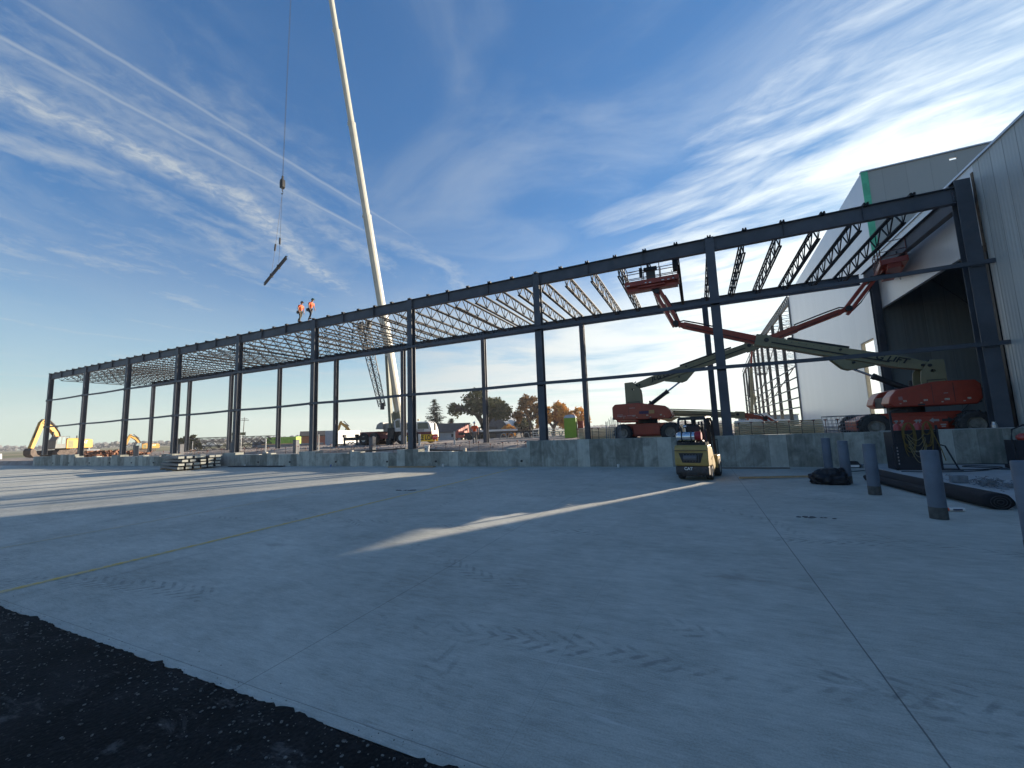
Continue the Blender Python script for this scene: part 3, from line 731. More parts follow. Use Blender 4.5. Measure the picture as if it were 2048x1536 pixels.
def lift(label, wx, Y, g0, hoodx, tower, P0, P1, P2, P3, plat, name_text=True, ys=1.15, detail=True, chassis_x=None, hood_z=1.0):
    """wx: wheel x positions; tower: (x0, x1, ztop); P0-P1 outer boom, P1-P2 inner boom, P2-P3 jib; plat: centre, length along x, depth, rz"""
    root = thing('boom_lift', label, 'boom lift', ((wx[0]+wx[1])/2, Y, g0)); off = tuple(root.location)
    r = 0.5
    for x_ in wx:
        for s_ in (-1, 1): wheel('wheel', (x_, Y + s_*ys, g0+r), r, 0.36, root, off)
    mb = MB(); c0, c1 = wx[0]-0.2, wx[1]+0.2
    mb.prism([(c0-0.25, g0+0.35), (c0-0.25, g0+0.75), (c0+0.35, g0+1.02), (c1-0.35, g0+1.02), (c1+0.25, g0+0.75), (c1+0.25, g0+0.35), (c1-0.5, g0+0.28), (c0+0.5, g0+0.28)], Y-0.72, Y+0.72)
    for x_ in wx: mb.box((x_, Y, g0+r), (0.25, 2*ys-0.3, 0.28))
    for s_ in (-1, 1): mb.box(((c0+c1)/2, Y+s_*0.86, g0+0.62), ((c1-c0)*0.5, 0.26, 0.5))
    mb.build('chassis', ORANGE, root, off, bevel=0.03)
    mb = MB(); mb.tube(((wx[0]+wx[1])/2, Y, g0+1.02), ((wx[0]+wx[1])/2, Y, g0+1.24), 0.55, 24); mb.build('slew_ring', DARK, root, off)
    h0, h1 = hoodx; zb = g0+1.24; zt_ = zb + 0.93*hood_z
    rear = P1[0] > P0[0]                                        # boom points to +x, counterweight at -x
    def hx(t): return h0 + (h1-h0)*t if rear else h1 - (h1-h0)*t
    prof = [(0.0, zb+0.2), (0.0, zt_-0.18), (0.05, zt_-0.02), (0.45, zt_), (0.88, zt_-0.25), (0.95, zt_-0.5), (0.98, zb+0.15), (0.92, zb), (0.06, zb)]
    for s_ in (-1, 1):
        mb = MB(); a, b_ = sorted((Y+s_*0.42, Y+s_*1.2)); mb.prism([(hx(u), v) for u, v in prof], a, b_)
        o = mb.build('hood', ORANGE, root, off, bevel=0.045)
        if s_ < 0:
            mb = MB()
            for t in (0.28, 0.5): mb.box((hx(t), Y-1.203, (zb+zt_)/2), (0.012, 0.006, (zt_-zb)*0.8))
            mb.box((hx(0.63), Y-1.2, zb+0.06), (0.2, 0.02, 0.06))
            mb.build('panel_gap', DARK, o, off)
    mb = MB(); mb.box((hx(0.5), Y, zb+0.22), ((h1-h0)*0.9, 0.86, 0.42)); mb.box((hx(0.04), Y, zb+0.4), (0.35, 1.9, 0.7)); mb.build('turntable', DARK, root, off, bevel=0.02)
    # tower plates with a lightening hole
    t0, t1, tz = tower; b0 = zb+0.2
    sgn = 1 if rear else -1; rearx = t0 if rear else t1; frontx = t1 if rear else t0
    outline = [(rearx, b0), (rearx, tz), (rearx + sgn*0.55*(t1-t0), tz+0.02), (frontx, tz-0.42), (frontx+sgn*0.04, tz-0.75), (frontx+sgn*0.04, b0)]
    hc = ((t0+t1)/2, tz-0.42); hole = [(hc[0] + 0.09*math.cos(2*math.pi*k/14), hc[1] + 0.06*math.sin(2*math.pi*k/14)) for k in range(14)]
    for s_ in (-1, 1):
        mb = MB(); lay = []
        for yy in (Y+s_*0.34-0.02, Y+s_*0.34+0.02):
            o_ = [mb.b.verts.new((u, yy, v)) for u, v in outline]; h_ = [mb.b.verts.new((u, yy, v)) for u, v in hole]
            es = [mb.b.edges.new((l[i], l[(i+1) % len(l)])) for l in (o_, h_) for i in range(len(l))]
            bmesh.ops.triangle_fill(mb.b, use_beauty=True, use_dissolve=False, edges=es, normal=(0, 1, 0)); lay.append((o_, h_))
        for l in (0, 1):
            A, B = lay[0][l], lay[1][l]
            for i in range(len(A)): mb.b.faces.new((A[i], A[(i+1) % len(A)], B[(i+1) % len(B)], B[i]))
        mb.build('tower', CREAM, root, off)
    # outer boom
    V0, V1, V2, V3 = [Vector(p) for p in (P0, P1, P2, P3)]
    d = (V1-V0).normalized(); up = Vector((0, 0, 1)); n_ = (up - d*up.dot(d)).normalized()
    mb = MB()
    mb.bar(V0 - d*0.1, V0 + d*0.9, 0.38, 0.32, w2=0.40, h2=0.48); mb.bar(V0+d*0.9, V1, 0.40, 0.48, w2=0.40, h2=0.43)
    bm0 = V0 + d*2.3 - n_*0.25
    for s_ in (-0.16, 0.16):
        o2 = Vector((0, s_, 0)); a_ = bm0 - d*0.8 + o2; b_ = bm0 + d*1.0 + o2; c_ = bm0 + d*0.1 - n_*0.42 + o2; e_ = bm0 + d*0.35 - n_*0.40 + o2
        vs = [mb.b.verts.new(p) for p in (a_, b_, e_, c_)]; vs2 = [mb.b.verts.new(p + Vector((0, 0.03, 0))) for p in (a_, b_, e_, c_)]
        mb.b.faces.new(vs); mb.b.faces.new(vs2[::-1])
        for i in range(4): mb.b.faces.new((vs[i], vs[(i+1) % 4], vs2[(i+1) % 4], vs2[i]))
    mb.bar(V1 - d*0.55, V1 + d*0.05, 0.44, 0.52)
    bo = mb.build('boom', CREAM, root, off, bevel=0.02)
    mb = MB()                                                         # hose tray and rail along the side
    mb.bar(V0 + d*1.2 - n_*0.08 + Vector((0, -0.225, 0)), V1 - d*0.6 - n_*0.02 + Vector((0, -0.225, 0)), 0.03, 0.05)
    mb.bar(V0 + d*2.6 + n_*0.30, V1 - d*1.2 + n_*0.30, 0.22, 0.07)
    mb.tube(V1 - d*0.4 + Vector((0, -0.245, 0.05)), V1 - d*0.4 + Vector((0, -0.22, 0.05)), 0.10, 12)
    mb.tube(V0 + n_*0.0 + Vector((0, -0.42, 0)), V0 + Vector((0, 0.42, 0)), 0.06, 12)
    mb.build('hose_rail', DARK, bo, off)
    if name_text:
        ang = math.atan2(d.z, d.x)
        if not rear: ang += math.pi
        c = V0 + d*(1.55 if rear else 1.3) + n_*0.05 + Vector((0, -0.2145, 0)) - Vector(off)
        text('lettering', 'JLG LIFT', 0.30, TEXTD, bo, c, (R(90), -ang, 0), 0.002, 0.008, 0.25, 1.25)
    mb = MB()
    for t_, h_ in ((0.15, 0.0), (2.35, -0.33), (2.9, 0.12)): mb.tube(V0 + d*t_ + n_*h_ + Vector((0, -0.26, 0)), V0 + d*t_ + n_*h_ + Vector((0, 0.26, 0)), 0.05, 10)
    for k in range(9): c_ = V0 + d*(3.3 + k*0.28) + n_*0.12 + Vector((0, -0.206, 0)); mb.tube(c_, c_ + Vector((0, -0.012, 0)), 0.018, 6)
    mb.path([V0 + n_*0.25 + Vector((0, -0.1, 0)), V0 - d*0.35 + n_*0.12 + Vector((0, -0.12, 0)), V0 - d*0.3 - n_*0.5 + Vector((0, -0.14, 0)), Vector((V0.x, Y-0.2, b0))], 0.035, 6)
    mb.path([V0 + n_*0.28 + Vector((0, 0.05, 0)), V0 - d*0.28 + n_*0.2 + Vector((0, 0.05, 0)), V0 - d*0.22 - n_*0.6 + Vector((0, 0.05, 0)), Vector((V0.x, Y+0.1, b0))], 0.03, 6)
    mb.build('pin_and_hose', DARK, bo, off)
    mb = MB()
    for t_, w_ in ((0.14, 0.10), (0.36, 0.14), (0.58, 0.12), (0.8, 0.10)):
        mb.box((hx(t_), Y-1.204, zb+0.22), (w_, 0.005, 0.07)); mb.box((hx(t_+0.05), Y-1.204, zb+0.13), (0.06, 0.005, 0.04))
    mb.build('warning_sticker', mat('sticker_mix', (0.45, 0.38, 0.30), 0.6, 0, 0.5, 30), root, off)
    mb = MB(); mb.tube((hx(0.62), Y-0.5, zt_-0.15), (hx(0.62), Y-0.5, zt_+0.12), 0.05, 10); mb.path([(hx(0.25), Y-0.6, zt_), (hx(0.25), Y-0.6, zt_+0.1), (hx(0.45), Y-0.6, zt_+0.1), (hx(0.45), Y-0.6, zt_)], 0.015, 6); mb.build('exhaust_and_grab_rail', DARK, root, off)
    # lift cylinder
    cb_ = Vector((frontx + sgn*0.02, Y, b0+0.35)); ce = bm0 + d*0.1 - n_*0.30; cm_ = cb_.lerp(ce, 0.66)
    mb = MB(); mb.tube(cb_, cm_, 0.115, 14); mb.tube(cm_ - (ce-cb_).normalized()*0.12, cm_, 0.135, 14); cy = mb.build('cylinder', DARK, root, off)
    mb = MB(); mb.tube(cm_, ce, 0.05, 12); mb.build('piston_rod', CHROME, cy, off)
    # inner boom, elbow, jib
    d2 = (V2-V1).normalized(); n2 = (up - d2*up.dot(d2)).normalized()
    mb = MB(); mid = V1.lerp(V2, 0.45)
    mb.bar(V1 - d2*0.3, mid, 0.31, 0.37); mb.bar(mid, V2 - d2*0.35, 0.25, 0.30)
    mb.bar(V2 - d2*0.4, V2 - d2*0.02, 0.22, 0.26, w2=0.16, h2=0.16)
    ib = mb.build('telescopic_section', ORANGE, root, off, bevel=0.012)
    mb = MB(); mb.path([mid + n2*0.24, V2 - d2*1.0 + n2*0.25, V2 - d2*0.3 + n2*0.23, V2 + n2*0.06], 0.035, 6)
    mb.path([V1 - d2*0.2 - n2*0.10 + Vector((0, -0.18, 0)), V2 - d2*0.5 - n2*0.05 + Vector((0, -0.15, 0))], 0.018, 6)
    mb.build('hose', DARK, ib, off)
    if (V3-V2).length > 0.3:
        mb = MB(); d3 = (V3-V2).normalized()
        mb.bar(V2 - d2*0.05, V2 + d3*0.15, 0.2, 0.24); mb.tube(V2 + Vector((0, -0.2, 0)), V2 + Vector((0, 0.2, 0)), 0.14, 14); mb.build('elbow', DARK, root, off)
        side = d3.cross(Vector((0, 1, 0))).normalized()
        mb = MB(); mb.bar(V2 + side*0.11 - d3*0.1, V3 + side*0.11, 0.24, 0.16); mb.bar(V2 - side*0.13 - d3*0.25, V3 - side*0.13, 0.24, 0.15)
        jb = mb.build('jib', ORANGE, root, off, bevel=0.01)
        mb = MB(); mb.path([V2 - side*0.2, V2.lerp(V3, 0.3) - side*0.27, V2.lerp(V3, 0.8) - side*0.24, V3], 0.03, 6); mb.build('hose', DARK, jb, off)
    # platform
    if plat:
        (px_, py_, pz_), L, D, prz = plat; M = Matrix.Rotation(prz, 3, 'Z')
        def W(u, v, h): return Vector((px_, py_, pz_)) + M @ Vector((u, v, h))
        mb = MB(); rot = M
        mb.box(W(0, 0, 0.02), (L, D, 0.04), rot)
        for s_ in (-1, 1): mb.box(W(0, s_*D/2, 0.12), (L, 0.04, 0.24), rot); mb.box(W(s_*L/2, 0, 0.12), (0.04, D-0.05, 0.24), rot)
        mb.box(W(0, 0, -0.10), (L*0.96, D*0.5, 0.20), rot, ); mb.box(W(0, 0, -0.06), (L*0.5, D*0.8, 0.10), rot)
        pf = mb.build('platform', ORANGE, root, off, bevel=0.01)
        mb = MB(); rr = 0.02
        us = [-L/2+0.03, -L/6, L/6, L/2-0.03]
        for hh in (1.08, 0.62, 0.38):
            for s_ in (-1, 1):
                if hh == 1.08 or s_ > 0 or True: mb.tube(W(-L/2+0.03, s_*(D/2-0.02), hh), W(L/2-0.03, s_*(D/2-0.02), hh), rr, 6)
                mb.tube(W(s_*(L/2-0.03), -D/2+0.02, hh), W(s_*(L/2-0.03), D/2-0.02, hh), rr, 6)
        for u in us:
            for s_ in (-1, 1): mb.tube(W(u, s_*(D/2-0.02), 0.1), W(u, s_*(D/2-0.02), 1.09), rr*1.1, 6)
        mb.path([W(-L/2+0.1, -D/2, 0.75), W(-L/2+0.3, -D/2-0.05, 0.70), W(-L/6, -D/2-0.05, 0.74)], 0.015, 6)
        mb.build('guard_rail', mat('rail_paint', (0.16, 0.05, 0.035), 0.5, 0, 0.2, 4), pf, off)
        mb = MB(); mb.box(W(0.0, -D/2+0.12, 0.42), (0.42, 0.22, 0.55), rot, None); mb.box(W(0.0, -D/2+0.10, 0.76), (0.62, 0.3, 0.14), rot)
        mb.build('control_box', mat('console_grey', (0.07, 0.075, 0.08), 0.6), pf, off, bevel=0.01)
        mb = MB(); mb.box(W(-0.45, -D/2+0.0, 0.62), (0.14, 0.2, 0.45), rot); mb.box(W(L/2-0.12, -D/2+0.05, 0.72), (0.2, 0.24, 0.55), rot)
        mb.path([W(L/2-0.3, -D/2, 0.5), W(L/2-0.2, -D/2-0.05, 0.1), W(L/2-0.05, -D/2, -0.25), W(L/2-0.02, -D/2+.1, 0.1)], 0.012, 6)
        mb.build('tool_box', DARK, pf, off)
        mb = MB()
        for k, (u, ww) in enumerate(((-L*0.44, 0.16), (-L*0.1, 0.08), (-L*0.02, 0.1), (L*0.22, 0.12), (L*0.32, 0.1), (L*0.41, 0.1))):
            mb.box(W(u, -D/2-0.022, 0.05 + 0.02*(k % 2)), (ww, 0.004, 0.05), rot)
        mb.build('decal', TEXTW, pf, off)
        mb = MB(); mb.bar(V3, Vector((px_, py_, pz_-0.12)), 0.2, 0.2); mb.tube(V3 + Vector((0, -0.18, 0)), V3 + Vector((0, 0.18, 0)), 0.12, 12); mb.build('platform_mount', DARK, root, off)
    return root, off

LA, oa = lift('orange boom lift whose cream boom rises right behind the parked forklift', (-3.98, -1.45), 25.2, 0.95, (-4.52, -1.2), (-3.85, -2.98, 4.42),
     (-3.15, 25.2, 4.22), (3.2, 25.2, 5.98), (7.3, 25.2, 7.28), (8.35, 25.2, 8.62), ((9.18, 25.3, 8.95), 2.5, 0.95, R(78)), hood_z=1.02)
# stickers on the hood
def sticker(root, off, x0, x1, z0, z1, y, m):
    mb = MB(); mb.box(((x0+x1)/2, y, (z0+z1)/2), (x1-x0, 0.006, z1-z0)); return mb.build('sticker', m, root, off)
sticker(LA, oa, -3.02, -2.5, 2.50, 2.66, 23.993, mat('purple_sticker', (0.06, 0.025, 0.08), 0.5)); sticker(LA, oa, -2.49, -2.2, 2.50, 2.70, 23.993, mat('gold_sticker', (0.5, 0.27, 0.10), 0.5))
for a_, b_, z_ in ((-4.25, -3.9, 2.50), (-4.25, -3.75, 2.42), (-3.7, -3.2, 2.44), (-3.55, -3.2, 2.86)):
    mb = MB(); k = a_
    while k < b_-0.03:
        mb.box((k+0.02, 23.994, z_), (0.035, 0.005, 0.05)); k += 0.055
    mb.build('sticker', mat('pale_lettering', (0.5, 0.32, 0.3), 0.6), LA, oa)
LB, ob = lift('orange boom lift at the right whose boom crosses left to a raised platform', (6.3, 9.15), 21.75, 0.93, (6.75, 9.5), (8.22, 8.95, 3.98),
     (8.5, 21.75, 3.78), (2.72, 21.5, 5.55), (-0.62, 21.15, 6.74), (-1.35, 21.0, 8.45), ((-1.56, 20.95, 8.78), 2.5, 0.9, 0.0), hood_z=0.98)
mb = MB()
mb.prism([(8.0, 1.62), (8.12, 1.72), (8.12, 1.66), (8.28, 1.66), (8.28, 1.58), (8.12, 1.58), (8.12, 1.52)], 20.762, 20.757)
mb.box((8.38, 20.76, 1.45), (0.16, 0.004, 0.05)); mb.box((8.38, 20.76, 1.38), (0.12, 0.004, 0.04)); mb.build('decal', mat('grey_decal', (0.35, 0.34, 0.33), 0.6), LB, ob)
mb = MB(); mb.prism([(8.68, 1.62), (8.54, 1.73), (8.54, 1.67), (8.36, 1.67), (8.36, 1.57), (8.54, 1.57), (8.54, 1.51)], 20.762, 20.757); mb.build('decal', DARK, LB, ob)
mb = MB()
for x_, z_ in ((7.18, 2.55), (7.18, 2.50), (7.18, 2.45), (8.5, 2.62)): mb.box((x_, 20.545, z_), (0.12, 0.004, 0.02))
mb.build('decal', MATS['grey_decal'], LB, ob)
lift('orange boom lift with its cream boom stowed level behind the stacked wall panels', (-5.2, -2.8), 33.6, 0.9, (-5.8, -2.7), (-5.1, -4.4, 3.1),
     (-4.5, 33.6, 2.95), (3.0, 33.6, 2.32), (4.3, 33.6, 2.05), (5.2, 33.6, 1.35), None, name_text=False)
lift('distant boom lift with a steep cream mast in front of the bare steel skeleton', (7.0, 9.6), 73, 0.6, (6.8, 9.6), (7.6, 8.2, 3.2),
     (7.65, 73, 3.0), (8.15, 73, 10.2), (8.55, 73, 13.2), (8.9, 73, 14.2), ((9.3, 73, 14.3), 1.8, 0.9, 0.2), name_text=False)

# ------------------------------------------------------------------ forklift
fk = thing('forklift', 'yellow forklift seen from behind with a silver gas bottle strapped on its back', 'forklift', (-0.31, 14.52, 0.0), R(-10.5))
def FP(mb, name, m, bevel=0.0, parent=fk, **kw): return mb.build(name, m, parent, None, bevel=bevel, **kw)
mb = MB()   # counterweight: upper yellow casting
mb.prism([(-0.02, 0.50), (-0.04, 0.72), (0.02, 1.06), (0.10, 1.13), (0.62, 1.13), (0.62, 0.46), (0.02, 0.46)], -0.51, 0.51, 'x')
cw_ = FP(mb, 'counterweight', YELLOW, 0.045)
mb = MB(); mb.box((0, -0.035, 0.965), (1.0, 0.05, 0.012)); mb.box((0, 0.0, 0.965), (1.03, 0.02, 0.012))
mb.prism([(-0.37, 0.885), (0.37, 0.885), (0.27, 0.575), (-0.27, 0.575)], -0.052, 0.02, 'y')
gr = FP(mb, 'grille', DARK, 0.004, cw_)
mb = MB(); mb.tube((-0.22, -0.06, 0.73), (0.18, -0.06, 0.73), 0.085, 18); 
for k in range(6): mb.box((-0.22 + k*0.09, -0.058, 0.73), (0.012, 0.06, 0.24))
FP(mb, 'radiator_fan', mat('dusty_grey', (0.12, 0.12, 0.13), 0.7), 0, gr)
mb = MB(); mb.prism([(-0.02, 0.21), (-0.05, 0.27), (-0.02, 0.46), (0.26, 0.46), (0.26, 0.17), (0.06, 0.17)], -0.50, 0.50, 'x'); mb.box((0, 0.22, 0.2), (0.62, 0.4, 0.14))
lw = FP(mb, 'bumper', mat('scuffed_black', (0.055, 0.05, 0.05), 0.75, 0, 0.3, 6, dirt=(0.22, 0.15, 0.13), dirt_amt=0.6), 0.03)
mb = MB(); mb.box((0, -0.055, 0.235), (0.30, 0.02, 0.08)); FP(mb, 'tow_slot', DARK, 0, lw)
text('lettering', 'CAT', 0.13, TEXTW, lw, (-0.10, -0.052, 0.385), (R(90), 0, 0), 0.002, 0.004)
mb = MB()   # side panels and floor
mb.prism([(0.63, 0.46), (0.63, 1.06), (0.85, 1.0), (1.05, 0.72), (1.20, 0.55), (1.35, 0.30), (0.95, 0.24), (0.80, 0.42)], 0.36, 0.50, 'x')
mb.prism([(0.63, 0.46), (0.63, 1.06), (0.85, 1.0), (1.05, 0.72), (1.20, 0.55), (1.35, 0.30), (0.95, 0.24), (0.80, 0.42)], -0.50, -0.36, 'x')
mb.box((0, 1.0, 0.36), (0.7, 0.9, 0.22)); mb.prism([(1.35, 0.3), (1.42, 0.72), (1.95, 0.72), (2.0, 0.5), (1.9, 0.4)], 0.34, 0.56, 'x'); mb.prism([(1.35, 0.3), (1.42, 0.72), (1.95, 0.72), (2.0, 0.5), (1.9, 0.4)], -0.56, -0.34, 'x')
FP(mb, 'body', YELLOW, 0.02)
for s_ in (-1, 1):
    for yy, r_, wd in ((0.50, 0.23, 0.18), (1.68, 0.30, 0.22)):
        mb = MB(); h = wd/2; mb.lathe([(r_*.6, -h), (r_*.95, -h), (r_, -h*.6), (r_, h*.6), (r_*.95, h), (r_*.6, h)], (s_*0.43 if yy < 1 else s_*0.47, yy, r_), 'x', 28, False)
        wo_ = FP(mb, 'wheel', RUBBER)
        mb = MB(); mb.lathe([(0.01, -h*.6), (r_*.35, -h*.6), (r_*.59, -h*.97), (r_*.59, h*.97), (r_*.35, h*.6), (0.01, h*.6)], (s_*0.43 if yy < 1 else s_*0.47, yy, r_), 'x', 20); FP(mb, 'rim', mat('rim_cream', (0.45, 0.42, 0.36), 0.6), 0, wo_)
mb = MB()   # overhead guard
for s_ in (-1, 1):
    mb.path([(s_*0.44, 0.28, 1.12), (s_*0.43, 0.36, 1.6), (s_*0.41, 0.52, 1.99), (s_*0.41, 0.7, 2.03), (s_*0.41, 1.45, 2.03), (s_*0.43, 1.62, 1.9), (s_*0.45, 1.85, 0.75)], 0.042, 8)
for k in range(8): mb.bar((-0.42, 0.55+k*0.125, 2.035), (0.42, 0.55+k*0.125, 2.035), 0.06, 0.05)
mb.box((0, 1.1, 1.45), (0.5, 0.05, 0.5)); mb.box((-0.2, 0.95, 1.72), (0.16, 0.3, 0.22))
mb.bar((-0.42, 0.5, 1.98), (0.42, 0.5, 1.98), 0.06, 0.05)
FP(mb, 'overhead_guard', DARK)
mb = MB(); mb.box((0, 0.85, 1.20), (0.5, 0.5, 0.14)); mb.box((0, 0.62, 1.5), (0.46, 0.12, 0.55)); FP(mb, 'seat', mat('seat_vinyl', (0.02, 0.02, 0.022), 0.6), 0.04)
mb = MB(); mb.box((0, 0.36, 1.17), (0.9, 0.42, 0.1)); mb.tube((-0.36, 0.30, 1.2), (-0.36, 0.30, 1.33), 0.05); mb.tube((0.3, 0.30, 1.2), (0.3, 0.30, 1.3), 0.04)
for k in range(7): mb.path([(-0.2+k*.09, 0.15, 1.15), (-0.15+k*.09, 0.1+.05*(k%2), 1.25), (-0.1+k*.07, 0.3, 1.22)], 0.014, 6)
FP(mb, 'engine_cover', DARK, 0.008)
mb = MB(); mb.lathe([(0.06, -0.47), (0.13, -0.45), (0.165, -0.38), (0.168, -0.33), (0.168, 0.10), (0.16, 0.13)], (0, 0.24, 1.40), 'x', 24)
gb = FP(mb, 'gas_bottle', CHROME, smooth=True); smooth_by_angle(gb, 50)
mb = MB(); mb.lathe([(0.13, 0.12), (0.14, 0.15), (0.14, 0.30), (0.125, 0.32)], (0, 0.24, 1.42), 'x', 20); FP(mb, 'collar', mat('red_collar', (0.35, 0.02, 0.03), 0.5), 0, gb)
mb = MB()
for x_ in (-0.26, 0.03): mb.lathe([(0.172, -0.02), (0.174, 0.02)], (x_, 0.24, 1.40), 'x', 24)
mb.box((-0.28, 0.2, 1.60), (0.05, 0.06, 0.16)); FP(mb, 'strap', DARK, 0, gb)
mb = MB(); mb.ball((-0.2, 0.42, 1.74), 0.055, (1.3, 1, 1)); mb.tube((-0.2, 0.42, 1.5), (-0.2, 0.42, 1.72), 0.02); FP(mb, 'work_lamp', CHROME)
mb = MB(); mb.ball((0.43, 1.25, 1.82), 0.055, (0.6, 1, 1.6)); mb.tube((0.41, 1.3, 1.95), (0.45, 1.26, 1.86), 0.012); FP(mb, 'mirror', DARK)
mb = MB()
for s_ in (-1, 1):
    mb.bar((s_*0.27, 2.12, 0.06), (s_*0.27, 2.02, 2.06), 0.07, 0.16); mb.bar((s_*0.20, 2.16, 0.06), (s_*0.20, 2.08, 2.0), 0.05, 0.12)
for z_ in (0.2, 1.1, 2.0): mb.bar((-0.28, 2.09-0.03*z_, z_), (0.28, 2.09-0.03*z_, z_), 0.08, 0.09)
for s_ in (-0.05, 0.05): mb.tube((s_, 2.05, 0.2), (s_, 1.98, 1.9), 0.03)
mb.path([(0.33, 1.7, 1.95), (0.36, 1.95, 1.5), (0.37, 2.1, 0.9)], 0.025, 6)
ms = FP(mb, 'mast', DARK)
mb = MB(); xs_ = [-0.46 + 0.115*k for k in range(9)]
for x_ in xs_: mb.bar((x_, 2.32, 0.55), (x_, 2.28, 1.22), 0.022, 0.022)
mb.bar((-0.47, 2.28, 1.22), (0.47, 2.28, 1.22), 0.03, 0.03); mb.bar((-0.47, 2.32, 0.55), (0.47, 2.32, 0.55), 0.06, 0.08); mb.bar((-0.47, 2.33, 0.2), (0.47, 2.33, 0.2), 0.06, 0.08)
FP(mb, 'load_backrest', DARK, 0, ms)
for s_ in (-1, 1):
    mb = MB(); mb.bar((s_*0.3, 2.38, 0.62), (s_*0.3, 2.38, 0.06), 0.10, 0.04, up=(0, 1, 0)); mb.bar((s_*0.3, 2.36, 0.06), (s_*0.3, 3.45, 0.05), 0.10, 0.04, h2=0.015); FP(mb, 'fork', DARK, 0, ms)
mb = MB(); mb.tube((0, 1.55, 1.1), (0, 1.35, 1.45), 0.025); mb.lathe([(0.15, -0.012), (0.17, 0), (0.15, 0.012)], (0, 1.33, 1.47), 'y', 18); FP(mb, 'steering_column', DARK)

# ------------------------------------------------------------------ mobile crane
cr_ = thing('mobile_crane', 'white mobile crane on a red carrier with its long boom raised high', 'crane', (-28.5, 34.5, 0.92)); CO = (-28.5, 34.5, 0.92)
MAROON = mat('maroon_paint', (0.17, 0.035, 0.035), 0.5, 0, 0.2, 2, dirt=(0.3, 0.2, 0.18), dirt_amt=0.3)
BOOMW = mat('boom_white', (0.50, 0.49, 0.42), 0.45, 0, 0.08, 0.6)
mb = MB(); mb.box((-29.5, 34.6, 1.75), (9.0, 2.4, 0.45)); mb.box((-32.0, 34.6, 2.05), (2.6, 2.6, 0.5)); mb.box((-25.6, 33.4, 1.72), (3.2, 0.3, 0.36)); cbx = mb.build('carrier', MAROON, cr_, CO, bevel=0.03)
for x_ in (-32.6, -31.2, -27.6, -25.9):
    for y_ in (33.3, 35.9):
        mb = MB(); mb.lathe([(0.3, -.2), (0.6, -.2), (0.64, -.1), (0.64, .1), (0.6, .2), (0.3, .2)], (x_, y_, 1.55), 'y', 22, False); w_ = mb.build('wheel', RUBBER, cr_, CO)
        mb = MB(); mb.lathe([(0.05, -.12), (0.3, -.19), (0.3, .19), (0.05, .12)], (x_, y_, 1.55), 'y', 16); mb.build('rim', WHITEP, w_, CO)
# driver's cab
mb = MB(); mb.prism([(-27.6, 1.5), (-27.6, 3.0), (-27.4, 3.08), (-24.45, 3.08), (-24.15, 2.9), (-23.9, 2.3), (-23.85, 1.5)], 33.2, 34.4); cabo = mb.build('cab', WHITEP, cr_, CO, bevel=0.05)
for a_, b_ in ((-27.2, -25.75), (-25.55, -24.2)):
    mb = MB(); mb.prism([(a_, 2.36), (a_, 2.97), (b_-(0.12 if b_ > -25 else 0), 2.97), (b_, 2.36)], 33.19, 33.22); mb.build('window', GLASS, cabo, CO)
mb = MB(); mb.prism([(-27.6, 1.5), (-27.6, 2.08), (-23.85, 2.08), (-23.8, 1.5)], 33.17, 33.24); mb.build('skirt', MAROON, cabo, CO)
mb = MB(); mb.box((-25.5, 33.185, 2.15), (1.4, 0.01, 0.04))
for k in range(9): mb.box((-26.1+k*0.16, 33.185, 2.27), (0.10, 0.01, 0.10))
mb.build('decal', mat('dull_lettering', (0.2, 0.17, 0.17), 0.6), cabo, CO)
ban = MB(); ban.box((-25.15, 33.12, 1.46), (4.15, 0.02, 0.68)); bno = ban.build('banner', mat('banner_yellow', (0.75, 0.52, 0.04), 0.6, 0, 0.08, 2), cr_, CO)
text('lettering', 'OVERSIZE LOAD', 0.64, TEXTD, bno, (-25.1+28.5, 33.105-34.5, 1.46-0.92), (R(90), 0, 0), 0.003, 0.02, 0, 0.80)
mb = MB(); mb.path([(-24.0, 33.2, 2.9), (-23.6, 33.1, 3.0), (-23.4, 33.1, 2.8)], 0.03, 6); mb.box((-23.4, 33.1, 2.5), (0.12, 0.2, 0.7)); mb.build('mirror', DARK, cabo, CO)
mb = MB(); mb.tube((-25.9, 33.8, 3.22), (-25.9, 33.8, 3.36), 0.12); mb.tube((-27.1, 34.2, 3.22), (-27.1, 34.2, 3.42), 0.08); mb.build('beacon', mat('beacon_amber', (0.7, 0.35, 0.1), 0.4), cabo, CO)
# outriggers
for y_ in (32.2,):
    mb = MB(); mb.bar((-35.2, 33.0, 1.62), (-31.0, 33.4, 1.62), 0.35, 0.34)
    for x_ in (-35.2, -33.4): mb.tube((x_, 33.0, 0.9), (x_, 33.0, 2.1), 0.1); mb.box((x_, 33.0, 0.94), (0.6, 0.6, 0.08)); mb.box((x_, 33.0, 1.95), (0.3, 0.3, 0.3))
    mb.build('outrigger', DARK, cr_, CO)
mb = MB(); mb.box((-28.6, 33.0, 1.9), (0.8, 0.5, 1.4)); mb.box((-28.6, 32.6, 1.2), (0.6, 0.4, 0.6)); mb.build('outrigger', DARK, cr_, CO)
